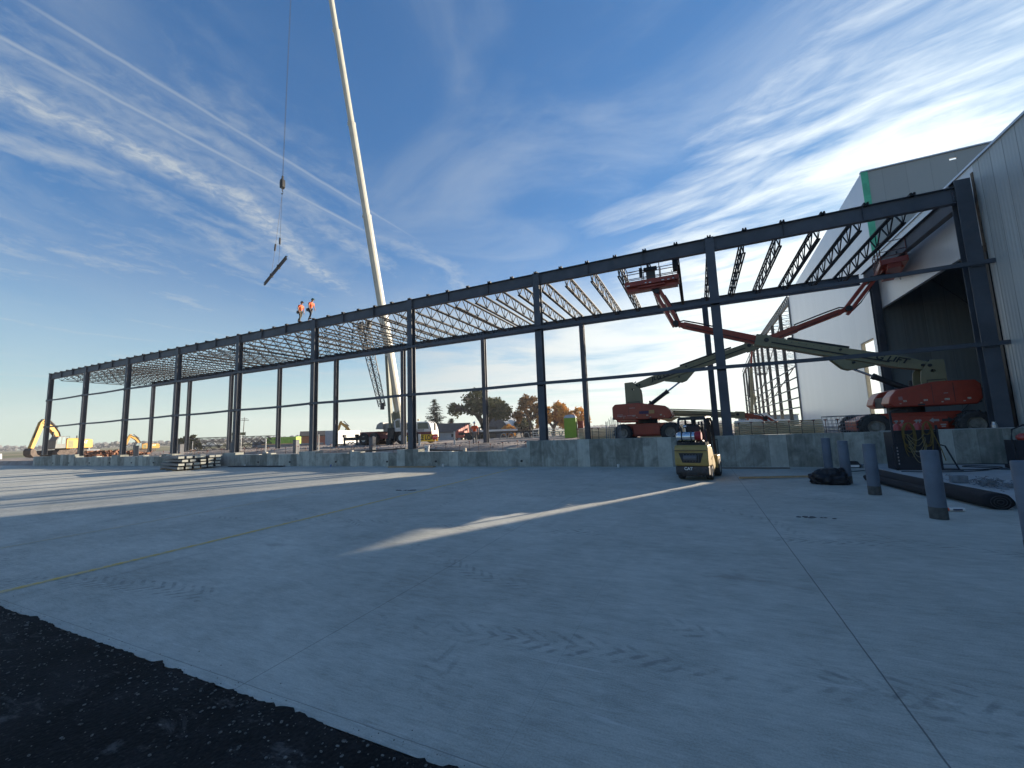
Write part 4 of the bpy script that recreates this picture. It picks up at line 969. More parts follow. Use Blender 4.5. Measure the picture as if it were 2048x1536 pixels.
# superstructure
mb = MB(); mb.tube((-29.1, 34.6, 1.95), (-29.1, 34.6, 2.25), 0.95, 24); mb.build('slew_ring', DARK, cr_, CO)
mb = MB(); mb.box((-29.3, 34.7, 2.7), (2.6, 1.6, 0.9)); mb.prism([(-31.3, 2.55), (-31.1, 3.05), (-30.7, 3.25), (-30.3, 3.25), (-30.3, 2.5)], 33.5, 35.8); ss_ = mb.build('superstructure', mat('crane_grey', (0.36, 0.37, 0.37), 0.5, 0, 0.1, 1), cr_, CO, bevel=0.05)
mb = MB(); mb.prism([(-28.2, 2.2), (-28.3, 3.3), (-27.9, 3.5), (-27.45, 3.5), (-27.4, 2.2)], 32.9, 33.8); cc2 = mb.build('operator_cab', WHITEP, cr_, CO, bevel=0.04)
mb = MB(); mb.prism([(-28.05, 2.6), (-28.1, 3.25), (-27.85, 3.35), (-27.55, 3.35), (-27.52, 2.6)], 32.88, 32.91); mb.build('window', GLASS, cc2, CO)
B0 = Vector((-28.75, 34.4, 3.2)); B1 = Vector((-28.95, 22.0, 56.0)); bd = (B1-B0).normalized()
mb = MB(); mb.bar(B0 - bd*0.8, B0 + bd*1.2, 1.0, 0.8); mb.tube(B0 + Vector((-0.8, 0, 0)), B0 + Vector((0.8, 0, 0)), 0.22)
mb.bar(Vector((-28.9, 33.2, 2.6)), B0 + bd*9, 0.34, 0.34)
mb.build('boom_pivot', mat('olive_grey', (0.20, 0.22, 0.17), 0.6), cr_, CO)
L = (B1-B0).length; secs = [(0.02, 0.225, 0.70), (0.21, 0.395, 0.60), (0.385, 0.56, 0.52), (0.55, 0.72, 0.44), (0.71, 0.87, 0.38), (0.86, 1.0, 0.33)]
bx = bd.cross(Vector((0, 1, 0))).normalized(); bz = bx.cross(bd).normalized()
def hexsec(mb, p, q_, w_, h_):
    pr = [(-.5, .1), (-.5, .5), (.5, .5), (.5, .1), (.42, -.2), (.2, -.5), (-.2, -.5), (-.42, -.2)]
    A = [mb.b.verts.new(p + bx*u*w_ + bz*v*h_) for u, v in pr]; Bv = [mb.b.verts.new(q_ + bx*u*w_ + bz*v*h_) for u, v in pr]
    mb.b.faces.new(A); mb.b.faces.new(Bv[::-1])
    for i in range(8): mb.b.faces.new((A[i], A[(i+1) % 8], Bv[(i+1) % 8], Bv[i]))
for a_, b_, w_ in secs:
    mb = MB(); hexsec(mb, B0 + bd*L*a_, B0 + bd*L*b_, w_, w_*1.25); bo = mb.build('boom_section', BOOMW, cr_, CO)
    mb = MB(); hexsec(mb, B0 + bd*(L*b_ - 0.25), B0 + bd*(L*b_ + 0.03), w_*1.05, w_*1.31)
    c = B0 + bd*(L*b_-0.1) + bx*w_*0.62; mb.box(c, (0.16, 0.2, 0.22))
    for t in (0.35, 0.7): c = B0 + bd*L*(a_+(b_-a_)*t) - bz*w_*0.60; mb.box(c, (0.12, 0.12, 0.2))
    mb.build('boom_collar', BOOMW, bo, CO)
mb = MB(); mb.bar(B1, B1 + bd*0.8, 0.7, 0.9); mb.lathe([(0.35, -0.1), (0.4, 0), (0.35, 0.1)], B1 + bd*0.6 + Vector((0, -0.4, 0.1)), 'x', 18); mb.build('boom_head', DARK, cr_, CO)
# stowed lattice jib alongside the boom
mb = MB(); a0 = Vector((-29.75, 33.0, 4.9)); a1 = Vector((-30.85, 31.5, 13.6)); dd = (a1-a0).normalized()
cor = [Vector((-0.35, 0, 0)), Vector((0.35, 0, 0)), Vector((-0.3, -0.6, -0.1)), Vector((0.3, -0.6, -0.1))]
def latt(mb, a0, a1, s0, s1, n_, th):
    for c in cor: mb.bar(a0 + c*s0, a1 + c*s1, th, th)
    for k in range(n_):
        u0, u1 = k/n_, (k+1)/n_; S0 = s0+(s1-s0)*u0; S1 = s0+(s1-s0)*u1
        for i, j in ((0, 1), (2, 3), (0, 2), (1, 3)):
            a = a0.lerp(a1, u0); b_ = a0.lerp(a1, u1)
            if k % 2: mb.bar(a + cor[i]*S0, b_ + cor[j]*S1, th*.6, th*.6)
            else: mb.bar(a + cor[j]*S0, b_ + cor[i]*S1, th*.6, th*.6)
            mb.bar(a + cor[i]*S0, a + cor[j]*S0, th*.6, th*.6)
latt(mb, a0, a1, 0.75, 1.35, 16, 0.07)
for k in range(14):
    p = a1 + Vector((random.uniform(-0.7, 0.7), random.uniform(-.5, .3), random.uniform(-1.6, 0.3))); mb.bar(p, p + Vector((random.uniform(-.5, .5), 0, random.uniform(-.8, .8))), 0.07, 0.1)
mb.box(a1 + Vector((-0.5, 0, -0.3)), (0.35, 0.3, 1.0)); mb.box(a1 + Vector((0.55, 0, -0.2)), (0.4, 0.3, 0.8)); mb.box(a0 + Vector((-0.15, 0, 0.0)), (0.3, 0.3, 0.7))
mb.build('lattice_jib', mat('lattice_grey', (0.10, 0.105, 0.11), 0.6), cr_, CO)
HK = Vector((-29.62, 21.0, 22.75))
mb = MB(); mb.tube(HK + Vector((0.04, 0, 0.7)), B1 + bd*0.6 + Vector((0, -0.8, 0)), 0.013, 6); mb.tube(HK + Vector((-0.05, 0, 0.7)), B1 + bd*0.6 + Vector((-0.1, -0.8, 0)), 0.010, 6); mb.build('hoist_rope', DARK, cr_, CO)
mb = MB(); mb.prism([(-0.22, -0.35), (-0.25, 0.1), (-0.2, 0.42), (0.0, 0.5), (0.2, 0.42), (0.25, 0.1), (0.24, -0.3), (0.05, -0.45)], -0.16, 0.16)
mb.box((0, 0, 0.66), (0.16, 0.14, 0.3))
mb.path([(0, 0, -0.4), (0, 0, -0.62), (0.12, 0, -0.75), (0.10, 0, -0.92), (-0.04, 0, -0.96), (-0.12, 0, -0.86)], 0.045, 8)
bmesh.ops.scale(mb.b, vec=(.75, .75, .9), verts=mb.b.verts); bmesh.ops.translate(mb.b, vec=HK, verts=mb.b.verts)
mb.build('hook_block', mat('block_black', (0.008, 0.008, 0.009), 0.7), cr_, CO)
# load
SB0, SB1 = Vector((-32.6, 21.75, 15.0)), Vector((-26.4, 19.2, 15.05))
mb, fin = ibeam(SB0, SB1, 0.14, 0.19, 'hoisted_beam', None, off=(-29.5, 20.5, 15))
o = fin(); o.location = (-29.5, 20.5, 15); tag(o, 'steel beam hanging in mid air from the crane hook slings', 'beam')
mb = MB()
hp = HK + Vector((0.0, 0, -0.9)); s1, s2 = SB0.lerp(SB1, 0.36), SB0.lerp(SB1, 0.68)
for s_ in (s1, s2):
    mb.tube(hp, hp.lerp(s_, 0.62), 0.012, 5); mb.tube(hp.lerp(s_, 0.62), hp.lerp(s_, 0.70), 0.07, 8); mb.tube(hp.lerp(s_, 0.70), s_ + Vector((0, 0, 0.2)), 0.012, 5)
    mb.box(s_, (0.10, 0.24, 0.27))
o = mb.build('sling', DARK, None, tuple(hp)); o.location = hp; tag(o, 'pair of thin lifting slings running from the crane hook to the hoisted beam', 'sling')

# ------------------------------------------------------------------ people
def skin_mesh(name, chain, m, parent, sub=2):
    """chain: list of (points, radii); first point of the first chain is the root; points may share positions"""
    vs, es, rs = [], [], []; idx = {}
    for pts, rads in chain:
        prev = None
        for p, r_ in zip(pts, rads):
            key = tuple(round(c, 4) for c in p)
            if key not in idx: idx[key] = len(vs); vs.append(p); rs.append(r_)
            if prev is not None and prev != idx[key]: es.append((prev, idx[key]))
            prev = idx[key]
    me = bpy.data.meshes.new(name); me.from_pydata(vs, es, []); me.materials.append(m)
    o = bpy.data.objects.new(name, me); col.objects.link(o)
    if parent is not None: o.parent = parent
    sk_ = o.modifiers.new('skin', 'SKIN'); sk_.use_smooth_shade = True
    for i, r_ in enumerate(rs):
        rr = r_ if isinstance(r_, tuple) else (r_, r_)
        me.skin_vertices[0].data[i].radius = rr
    me.skin_vertices[0].data[0].use_root = True
    sb = o.modifiers.new('sub', 'SUBSURF'); sb.levels = sub; sb.render_levels = sub
    return o
HIVIS = mat('orange_shirt', (0.80, 0.13, 0.03), 0.7, 0, 0.1, 8); HIVY = mat('yellow_vest', (0.45, 0.60, 0.08), 0.7)
JEAN = mat('dark_jeans', (0.022, 0.028, 0.04), 0.85, 0, 0.2, 20); KHAKI = mat('khaki_trousers', (0.10, 0.09, 0.06), 0.85, 0, 0.2, 20)
def person(label, loc, rz, sc_, lean, fl, fr, hl, hr, shirt, trousers, hat, belt=True, headdown=0.1):
    """+Y is the way the person faces; fl/fr foot positions (y,z); hl/hr hands (x,y,z); lean shifts the chest forward"""
    pr = thing('person', label, 'person', loc, rz); pr.scale = (sc_,)*3
    pel = (0, 0, 0.93); ch_ = (0, lean*0.6, 1.22); nk = (0, lean, 1.47); hd = (0, lean + 0.03 + headdown*0.6, 1.62); tp = (0, lean + 0.05 + headdown, 1.74)
    limbs = [([pel, (0, lean*0.3, 1.06), ch_, (0, lean*0.9, 1.38), nk, (0, lean+0.02, 1.53), hd, tp], [(0.14, 0.10), (0.125, 0.095), (0.155, 0.11), (0.13, 0.09), 0.055, 0.055, (0.078, 0.095), (0.065, 0.08)])]
    knees = []
    for s_, f in ((-1, fl), (1, fr)):
        hip = (s_*0.095, 0.0, 0.90); an = (s_*0.11, f[0], f[1]+0.09); kn = (s_*0.105, f[0]*0.5+0.10 + (0.10 if f[1] > 0.05 else 0), (0.90+f[1]+0.09)/2 + 0.02)
        limbs.append(([pel, hip, kn, an], [0.12, 0.088, 0.058, 0.042])); knees.append((hip, kn, an))
        limbs.append(([an, (s_*0.12, f[0]+0.08, f[1]+0.05), (s_*0.125, f[0]+0.19, f[1]+0.035)], [0.042, 0.045, 0.035]))
    arms = []
    for s_, h_ in ((-1, hl), (1, hr)):
        sh = (s_*0.19, lean*0.95, 1.40); el = ((sh[0]+h_[0])/2 + s_*0.06, (sh[1]+h_[1])/2 - 0.06, (sh[2]+h_[2])/2)
        limbs.append(([(0, lean*0.9, 1.38), sh, el, h_], [(0.13, 0.09), 0.055, 0.042, 0.03])); arms.append((sh, el, h_))
        d_ = (Vector(h_)-Vector(el)).normalized()
        pm = Vector(h_) + d_*0.07; limbs.append(([h_, tuple(pm)], [0.03, (0.036, 0.018)]))
    b_ = skin_mesh('body', limbs, SKIN, pr, 1)
    # fingers
    for (sh, el, h_), s_ in zip(arms, (-1, 1)):
        d_ = (Vector(h_)-Vector(el)).normalized(); sd_ = d_.cross(Vector((1, 0, 0))).normalized()
        chs = []
        for k in range(4):
            base = Vector(h_) + d_*0.08 + sd_*(k-1.5)*0.018; chs.append(([tuple(base), tuple(base + d_*0.035 + Vector((-s_*0.008, 0, 0))), tuple(base + d_*(0.06 - 0.006*abs(k-1.2)) + Vector((-s_*0.03, 0, 0)))], [0.009, 0.008, 0.007]))
        th_ = Vector(h_) + d_*0.03 - sd_*0.03; chs.append(([tuple(th_), tuple(th_ + d_*0.025 - sd_*0.03), tuple(th_ + d_*0.055 - sd_*0.035)], [0.011, 0.010, 0.008]))
        for c in chs: skin_mesh('finger', [c], SKIN, b_, 1)
    tr = []
    for hip, kn, an in knees: tr.append(([(0, 0, 0.96), hip, kn, tuple(Vector(an) + Vector((0, 0, 0.03)))], [(0.155, 0.12), 0.10, 0.07, 0.06]))
    skin_mesh('trousers', tr, trousers, pr, 1)
    st = [([(0, 0.0, 0.98), (0, lean*0.3, 1.08), ch_, (0, lean*0.9, 1.39), (0, lean*0.98, 1.46)], [(0.155, 0.12), (0.15, 0.115), (0.175, 0.13), (0.15, 0.11), (0.08, 0.07)])]
    for sh, el, h_ in arms: st.append(([(0, lean*0.9, 1.39), sh, tuple(Vector(sh).lerp(Vector(el), 0.7))], [(0.15, 0.11), 0.072, 0.062]))
    skin_mesh('shirt', st, shirt, pr, 1)
    mb = MB()
    for s_, f in ((-1, fl), (1, fr)): mb.ball((s_*0.12, f[0]+0.07, f[1]+0.055), 0.075, (0.75, 1.9, 0.75))
    mb.build('boots', mat('boot_leather', (0.04, 0.025, 0.018), 0.7), pr, smooth=True)
    mb = MB(); hc = Vector(hd) + Vector((0, 0.01, 0.055)); mb.lathe([(0.125, -0.02), (0.122, 0.02), (0.105, 0.07), (0.06, 0.11), (0.015, 0.12)], hc, 'z', 18); mb.box(hc + Vector((0, 0.12, -0.012)), (0.18, 0.11, 0.012))
    h_ = mb.build('hard_hat', hat, pr, smooth=True); smooth_by_angle(h_, 50)
    mb = MB(); f0 = Vector(hd)                                       # face: nose, brow, mouth, ears
    mb.ball(f0 + Vector((0, 0.10, -0.005)), 0.016, (0.8, 1.2, 1.4), 1)
    for s_ in (-1, 1): mb.ball(f0 + Vector((s_*0.082, 0.0, 0.0)), 0.022, (0.4, 0.8, 1.3), 1)
    mb.build('nose_and_ears', SKIN, b_, smooth=True)
    mb = MB()
    for s_ in (-1, 1): mb.ball(f0 + Vector((s_*0.03, 0.088, 0.02)), 0.009, (1.3, 0.6, 0.7), 1)
    mb.box(f0 + Vector((0, 0.09, -0.045)), (0.04, 0.01, 0.006)); mb.build('eyes_and_mouth', HAIR, b_)
    if belt:
        mb = MB(); mb.lathe([(0.165, 0.93), (0.17, 0.95), (0.17, 0.99), (0.165, 1.01)], (0, 0, 0), 'z', 18)
        for x_, y_ in ((-0.2, -0.05), (0.2, -0.04), (-0.12, -0.17)): mb.box((x_, y_, 0.86), (0.10, 0.14, 0.2)); mb.box((x_*1.1, y_, 0.78), (0.03, 0.03, 0.2))
        mb.build('tool_belt', DARK, pr)
    return pr
BZ = 10.118
person('ironworker in orange shirt and khaki trousers walking second along the front girder', (-25.5, 19.72, BZ), R(-88), 0.88, 0.10, (-0.34, 0.16), (0.10, 0.0), (-0.30, 0.10, 0.86), (0.25, 0.22, 0.80), HIVIS, KHAKI, mat('dark_hat', (0.02, 0.02, 0.022), 0.4))
person('ironworker in orange shirt and dark jeans stepping up to the column head, leading the other', (-24.5, 19.72, BZ + 0.0), R(-88), 0.90, 0.17, (-0.26, 0.0), (0.14, 0.08), (-0.24, 0.28, 0.92), (0.24, 0.30, 0.82), HIVIS, JEAN, mat('green_hat', (0.02, 0.09, 0.06), 0.4), headdown=0.14)
person('worker in orange shirt standing on the ground beside a back column, seen from behind', (-15.6, 27.2, 0.9), R(25), 0.98, 0.04, (-0.02, 0.0), (0.06, 0.0), (-0.28, 0.05, 0.85), (0.28, 0.08, 0.85), HIVIS, mat('grey_trousers', (0.22, 0.21, 0.2), 0.9), mat('white_hat', (0.7, 0.7, 0.68), 0.4), belt=False)
person('tiny worker in a yellow vest high up in the bare steel skeleton', (10.6, 82.5, 10.2), R(100), 1.15, 0.08, (-0.05, 0.0), (0.1, 0.0), (-0.28, 0.2, 0.9), (0.28, 0.1, 0.9), HIVY, JEAN, MATS['white_hat'], belt=False)
mb = MB(); mb.box((10.7, 82.5, 10.12), (1.6, 2.4, 0.14))
for yy in (81.35, 83.65): mb.bar((10.0, yy, 11.2), (11.4, yy, 11.2), 0.05, 0.05); mb.bar((10.0, yy, 10.15), (10.0, yy, 11.2), 0.05, 0.05); mb.bar((11.4, yy, 10.15), (11.4, yy, 11.2), 0.05, 0.05)
mb.build('work_platform', GREY, sk, SO)

# ------------------------------------------------------------------ excavators
def excavator():
    r_ = thing('excavator', 'big yellow excavator parked beyond the far left end of the frame', 'excavator')
    for s_ in (-1, 1):
        mb = MB(); y0, y1 = sorted((s_*0.75, s_*1.4)); mb.prism([(-1.9, 0.25), (-2.1, 0.55), (-1.8, 0.95), (1.8, 0.95), (2.1, 0.55), (1.9, 0.25), (1.5, 0.02), (-1.5, 0.02)], y0, y1); t_ = mb.build('track', mat('dusty_track', (0.09, 0.07, 0.06), 0.9, 0, .3, 4), r_)
        mb = MB()
        for k in range(7): mb.tube((-1.5+k*.5, s_*1.41, 0.22), (-1.5+k*.5, s_*1.38, 0.22), 0.16, 12)
        mb.build('roller', DARK, t_)
    mb = MB(); mb.box((0, 0, 0.65), (2.2, 1.5, 0.5)); mb.tube((0, 0, 0.85), (0, 0, 1.15), 0.7, 20); mb.build('undercarriage', DARK, r_)
    mb = MB(); mb.prism([(-0.9, 1.1), (-0.9, 2.35), (2.2, 2.35), (2.75, 2.25), (2.85, 1.2), (2.6, 1.1)], -1.35, 1.35); mb.box((0.6, 0, 2.42), (1.6, 1.6, 0.14)); hb = mb.build('house', EXYEL, r_, bevel=0.06)
    mb = MB()
    for x_, z_ in ((0.3, 1.5), (0.3, 1.8), (1.2, 1.45), (1.9, 1.45), (2.4, 1.8), (2.4, 1.35)): mb.box((x_, -1.352, z_), (0.12, 0.01, 0.06))
    mb.box((-0.35, -1.353, 1.7), (0.7, 0.01, 1.0)); mb.build('vent', mat('olive_shade', (0.18, 0.17, 0.07), 0.6), hb)
    text('lettering', 'CAT', 0.55, TEXTW, hb, (1.45, -1.36, 1.92), (R(90), 0, 0), 0.004, 0.02)
    mb = MB(); mb.prism([(0.1, -0.08), (0.36, -0.08), (0.23, 0.1)], -1.358, -1.354); bmesh.ops.translate(mb.b, vec=(1.2, 0, 1.72), verts=mb.b.verts); mb.build('emblem', mat('emblem_amber', (0.8, 0.4, 0.02), 0.5), hb)
    mb = MB(); mb.tube((1.2, -0.6, 2.4), (1.2, -0.6, 2.85), 0.06); mb.path([(0.0, 1.0, 2.4), (0.0, 1.0, 2.8), (1.9, 1.0, 2.8), (1.9, 1.0, 2.4)], 0.025); mb.build('handrail', DARK, hb)
    mb = MB(); mb.prism([(-2.3, 1.15), (-2.25, 2.2), (-1.9, 2.75), (-0.95, 2.75), (-0.92, 1.15)], -1.3, -0.35); cb = mb.build('cab', mat('cab_grey', (0.12, 0.13, 0.13), 0.5), r_, bevel=0.04)
    mb = MB(); mb.prism([(-2.12, 1.75), (-2.08, 2.2), (-1.85, 2.62), (-1.62, 2.62), (-1.62, 1.75)], -1.315, -1.295); mb.prism([(-1.5, 1.75), (-1.5, 2.62), (-1.1, 2.62), (-1.1, 1.75)], -1.315, -1.295)
    mb.build('window', mat('pale_glass', (0.25, 0.32, 0.33), 0.15), cb)
    bp = [(-0.4, 2.0), (-0.75, 3.2), (-1.4, 4.15), (-2.7, 4.75), (-3.1, 4.55), (-1.9, 3.6), (-1.35, 2.9), (-1.2, 1.9)]
    mb = MB(); mb.prism(bp, -0.25, 0.2); bo = mb.build('boom', EXYEL, r_, bevel=0.04)
    mb = MB(); mb.tube((-1.7, -0.35, 2.2), (-1.75, -0.35, 3.4), 0.11); mb.tube((-1.0, -0.1, 3.9), (-2.2, -0.1, 5.0), 0.10); mb.path([(-0.6, -0.3, 2.4), (-0.9, -0.32, 3.3), (-1.6, -0.32, 4.2), (-2.8, -0.3, 4.8)], 0.05); mb.build('cylinder', DARK, bo)
    mb = MB(); mb.prism([(-2.5, 4.95), (-2.8, 5.05), (-3.2, 4.6), (-4.15, 1.3), (-3.75, 1.2), (-2.75, 4.2)], -0.2, 0.18); stk = mb.build('stick', EXYEL, r_, bevel=0.03)
    mb = MB(); mb.tube((-2.95, -0.05, 5.0), (-3.75, -0.05, 2.6), 0.09); mb.build('cylinder', DARK, stk)
    mb = MB(); mb.prism([(-4.15, 1.3), (-4.35, 1.0), (-4.3, 0.5), (-4.0, 0.2), (-3.5, 0.1), (-3.1, 0.25), (-3.5, 0.5), (-3.75, 1.1)], -0.45, 0.45); mb.build('bucket', mat('worn_bucket', (0.10, 0.075, 0.06), 0.8, 0, .3, 4), stk, bevel=0.03)
    return r_
def facing(x, y): 
    d = Vector((x, y)).normalized(); return math.atan2(-d.x, d.y)      # local +X runs to the viewer's right
e1 = excavator(); e1.location = (-80.9, 26.0, 0.6); e1.rotation_euler = (0, 0, facing(-80.9, 26)+R(46)); e1['group'] = 'excavators'; e1.scale = (1.02,)*3
dup(e1, (-107.4, 46.6, 0.2), facing(-108, 47.6)+R(28), 'smaller looking excavator beyond the fourth column of the front row with a low bucket arm', 'excavators', (0.85, 0.85, 0.78))
dup(e1, (-75.5, 73.5, 0.1), facing(-75.5, 73.5), 'excavator behind the white enclosed trailer, only its curved arm showing', 'excavators', (1.0, 1.0, 1.12))

# ------------------------------------------------------------------ trees
LEAFN = 0
def leafmat(name, cols, rough=0.8):
    m = bpy.data.materials.new(name); m.use_nodes = True; q = NT(m.node_tree); b = q.n['Principled BSDF']
    P = q.new('ShaderNodeTexCoord').outputs['Object']; oi = q.new('ShaderNodeTexWhiteNoise', noise_dimensions='3D')
    sn = q.new('ShaderNodeVectorMath', operation='SNAP'); q.l.new(P, sn.inputs[0]); sn.inputs[1].default_value = (0.45,)*3; q.l.new(sn.outputs[0], oi.inputs['Vector'])
    v = q.m('ADD', q.m('MULTIPLY', oi.outputs['Value'], 0.5), q.m('MULTIPLY', q.noise(P, 0.5, 3), 0.5))
    c = q.mix(q.mr(v, 0.25, 0.5, smooth=False), cols[0]+(1,), cols[1]+(1,)); c = q.mix(q.mr(v, 0.5, 0.75, smooth=False), c, cols[2]+(1,))
    q.l.new(c, b.inputs['Base Color']); b.inputs['Roughness'].default_value = rough; b.inputs['Specular IOR Level'].default_value = 0.2
    b.inputs['Transmission Weight'].default_value = 0.0
    tr = q.new('ShaderNodeBsdfTranslucent'); q.l.new(c, tr.inputs['Color']); mx = q.new('ShaderNodeMixShader'); mx.inputs[0].default_value = 0.35
    out_ = q.n['Material Output']; q.l.new(b.outputs[0], mx.inputs[1]); q.l.new(tr.outputs[0], mx.inputs[2]); q.l.new(mx.outputs[0], out_.inputs['Surface'])
    return m
BARK = mat('bark', (0.10, 0.08, 0.065), 0.9, 0, 0.3, 4)
def broad(name, label, loc, H, W_, m, seed, n_leaf, base=0.25, gaps=0.5, group=None, squash=0.8, lsz=0.26):
    rnd = random.Random(seed); r_ = thing(name, label, 'tree', loc, 0, group)
    mb = MB(); tips = []
    def grow(p, d, ln, rad, lev):
        q_ = p + d*ln; midp = (p+q_)/2 + Vector((rnd.gauss(0, ln*.05), rnd.gauss(0, ln*.05), 0))
        mb.path([p, midp, q_], [rad, rad*.85, rad*.7], 6 if lev < 2 else 4)
        if lev >= 4: tips.append(q_); return
        if lev >= 2: tips.append(midp)
        k = rnd.choice((3, 3, 4)) if lev < 3 else 3
        for i in range(k):
            a = 2*math.pi*(i + rnd.random()*.7)/k; sp = rnd.uniform(0.5, 1.0)
            x_ = d.orthogonal().normalized(); y_ = d.cross(x_)
            nd = (d + (x_*math.cos(a) + y_*math.sin(a))*sp + Vector((0, 0, 0.05))).normalized()
            nd = Vector((nd.x*1.15, nd.y*1.15, nd.z*squash)).normalized()
            grow(q_, nd, ln*rnd.uniform(0.62, 0.85), rad*.62, lev+1)
    grow(Vector((0, 0, -0.3)), Vector((rnd.uniform(-.08, .08), 0, 1)).normalized(), H*base, H*0.028, 0)
    mx = max(max(abs(t.x), abs(t.y)) for t in tips); mz = max(t.z for t in tips)
    S = Matrix.Diagonal((W_/2/mx, W_/2/mx, H*0.97/mz, 1)); bmesh.ops.transform(mb.b, matrix=S, verts=mb.b.verts); tips = [S @ t for t in tips]
    mb.build('trunk', BARK, r_)
    keep = [t for t in tips if noise.noise(t*(2.6/W_*2) + Vector((seed, 0, 0))) > -0.16*gaps*2] or tips
    tips = keep
    mb = MB()
    for i in range(n_leaf):
        t = rnd.choice(tips); s_ = W_*0.036
        p = t + Vector((rnd.gauss(0, s_), rnd.gauss(0, s_), rnd.gauss(0, s_*.8)))
        a = Vector((rnd.gauss(0, 1), rnd.gauss(0, 1), rnd.gauss(0, 1))).normalized(); b2 = a.orthogonal().normalized(); z_ = lsz*rnd.uniform(.5, 1.2)
        mb.card(p, a*z_, b2*z_*.7)
    mb.build('crown', m, r_)
    return r_
def spruce(label, loc, H, W_, seed, m, group=None):
    rnd = random.Random(seed); r_ = thing('spruce_tree', label, 'tree', loc, 0, group)
    mb = MB(); mb.path([(0, 0, -0.2), (0, 0, H*.5), (0, 0, H*.97)], [H*.022, H*.013, 0.02], 7); 
    lf = MB(); z_ = H*0.08
    while z_ < H*0.97:
        t = z_/H; rad = W_/2*(1-t)**0.62*rnd.uniform(0.7, 1.15); k = max(5, int(11*(1-t)) + 4)
        for i in range(k):
            a = rnd.uniform(0, 2*math.pi); L_ = rad*rnd.uniform(0.6, 1.15); dr = -0.10 - 0.22*(1-t)
            d = Vector((math.cos(a), math.sin(a), dr)); p0 = Vector((0, 0, z_)); tip = p0 + d*L_ + Vector((0, 0, L_*0.12))
            mb.path([p0, p0 + d*L_*.6, tip], [0.045, 0.03, 0.01], 4)
            n_ = int(9 + L_*9)
            for j in range(n_):
                u = rnd.uniform(0.15, 1.0); p = p0.lerp(tip, u) + Vector((rnd.gauss(0, .13), rnd.gauss(0, .13), rnd.gauss(-0.06, .07)))
                ax = (d + Vector((rnd.gauss(0, .5), rnd.gauss(0, .5), rnd.gauss(-.1, .15)))).normalized(); b2 = ax.cross(Vector((0, 0, 1))).normalized()
                lf.card(p, ax*rnd.uniform(.16, .34), b2*rnd.uniform(.05, .11))
        z_ += H*0.026*rnd.uniform(.7, 1.3)
    mb.build('trunk', BARK, r_); lf.build('crown', m, r_); return r_
LG = leafmat('spruce_needles', ((0.025, 0.04, 0.03), (0.04, 0.06, 0.04), (0.06, 0.08, 0.055)))
LO = leafmat('oak_leaves', ((0.05, 0.06, 0.03), (0.09, 0.10, 0.05), (0.14, 0.13, 0.07)))
LB_ = leafmat('brown_leaves', ((0.15, 0.09, 0.045), (0.25, 0.15, 0.065), (0.34, 0.20, 0.08)))
LY = leafmat('golden_leaves', ((0.42, 0.19, 0.04), (0.66, 0.33, 0.07), (0.75, 0.47, 0.12)))
spruce('tall dark spruce with drooping boughs standing behind the crane cab', (-68.6, 97.0, 0.0), 12.3, 10.2, 3, LG, 'spruces by the farmhouse')
spruce('short dark spruce just right of the tall one, above the farmhouse roof', (-65.6, 101.0, 0.0), 6.4, 7.4, 5, LG, 'spruces by the farmhouse')
spruce('small bushy conifer low beside the big oak, behind the standing worker', (-43.5, 80.0, 0.0), 4.2, 3.4, 9, LG)
broad('oak_tree', 'broad dark green oak with a spreading gappy crown behind the worker in orange', (-46.2, 84.6, 0.0), 11.6, 13.2, LO, 23, 6500, 0.10, lsz=0.25)
broad('autumn_tree', 'thin brownish autumn tree with open crown left of the front column', (-36.4, 90.3, 0.0), 10.2, 8.0, LB_, 33, 3600, 0.18, lsz=0.22)
broad('autumn_tree', 'glowing orange autumn tree behind the green portable toilet', (-31.2, 92.0, 0.0), 8.2, 8.6, LY, 41, 7500, 0.12, lsz=0.23)
broad('autumn_tree', 'second golden autumn tree thinning out at the right end of the group', (-27.0, 94.0, 0.0), 6.7, 7.2, LY, 47, 3800, 0.16, lsz=0.22)
broad('bush', 'low yellowing bush below the barn roof', (-44.5, 96, 0.0), 3.6, 4.5, LY, 51, 2500, 0.1, lsz=0.2)
broad('bush', 'dark shrub at the right corner of the barn', (-44.0, 104.0, 0.0), 5.8, 5.4, LO, 53, 4500, 0.1, lsz=0.25)
broad('bush', 'dark bush at the left end of the joist pile', (-96.0, 49.0, 0.0), 3.4, 4.0, LO, 57, 2000, 0.1, lsz=0.2)

# ------------------------------------------------------------------ farm and yard background
def gable(name, label, loc, rz, L_, D_, hw, hr, wm, rm, ov=0.4):
    r_ = thing(name, label, 'building', loc, rz)
    mb = MB(); mb.prism([(-D_/2, -0.3), (D_/2, -0.3), (D_/2, hw), (0, hr), (-D_/2, hw)], -L_/2, L_/2, 'x'); wl = mb.build('wall', wm, r_)
    mb = MB(); s_ = (hr-hw)/(D_/2)
    for sg in (-1, 1):
        mb.prism([(sg*(D_/2+ov), hw-s_*ov+0.02), (0, hr+0.02), (0, hr+0.2), (sg*(D_/2+ov), hw-s_*ov+0.2)], -L_/2-ov, L_/2+ov, 'x')
    mb.build('roof', rm, r_); return r_, wl
DROOF = mat('dark_shingles', (0.06, 0.055, 0.055), 0.9, 0, 0.2, 1.5); PALE = mat('pale_siding', (0.42, 0.44, 0.46), 0.7, 0, 0.06, 1)
hs, hw_ = gable('farmhouse', 'long low grey farmhouse with a dark roof below the spruces', (-60.5, 91.0, 0.0), facing(-60.5, 91), 11.5, 7, 2.3, 4.3, PALE, DROOF)
mb = MB()
for x_ in (-3.2, -2.2, 1.4, 2.4, 3.6): mb.box((x_, -3.52, 1.3), (0.7, 0.06, 0.8))
mb.build('window', GLASS, hw_)
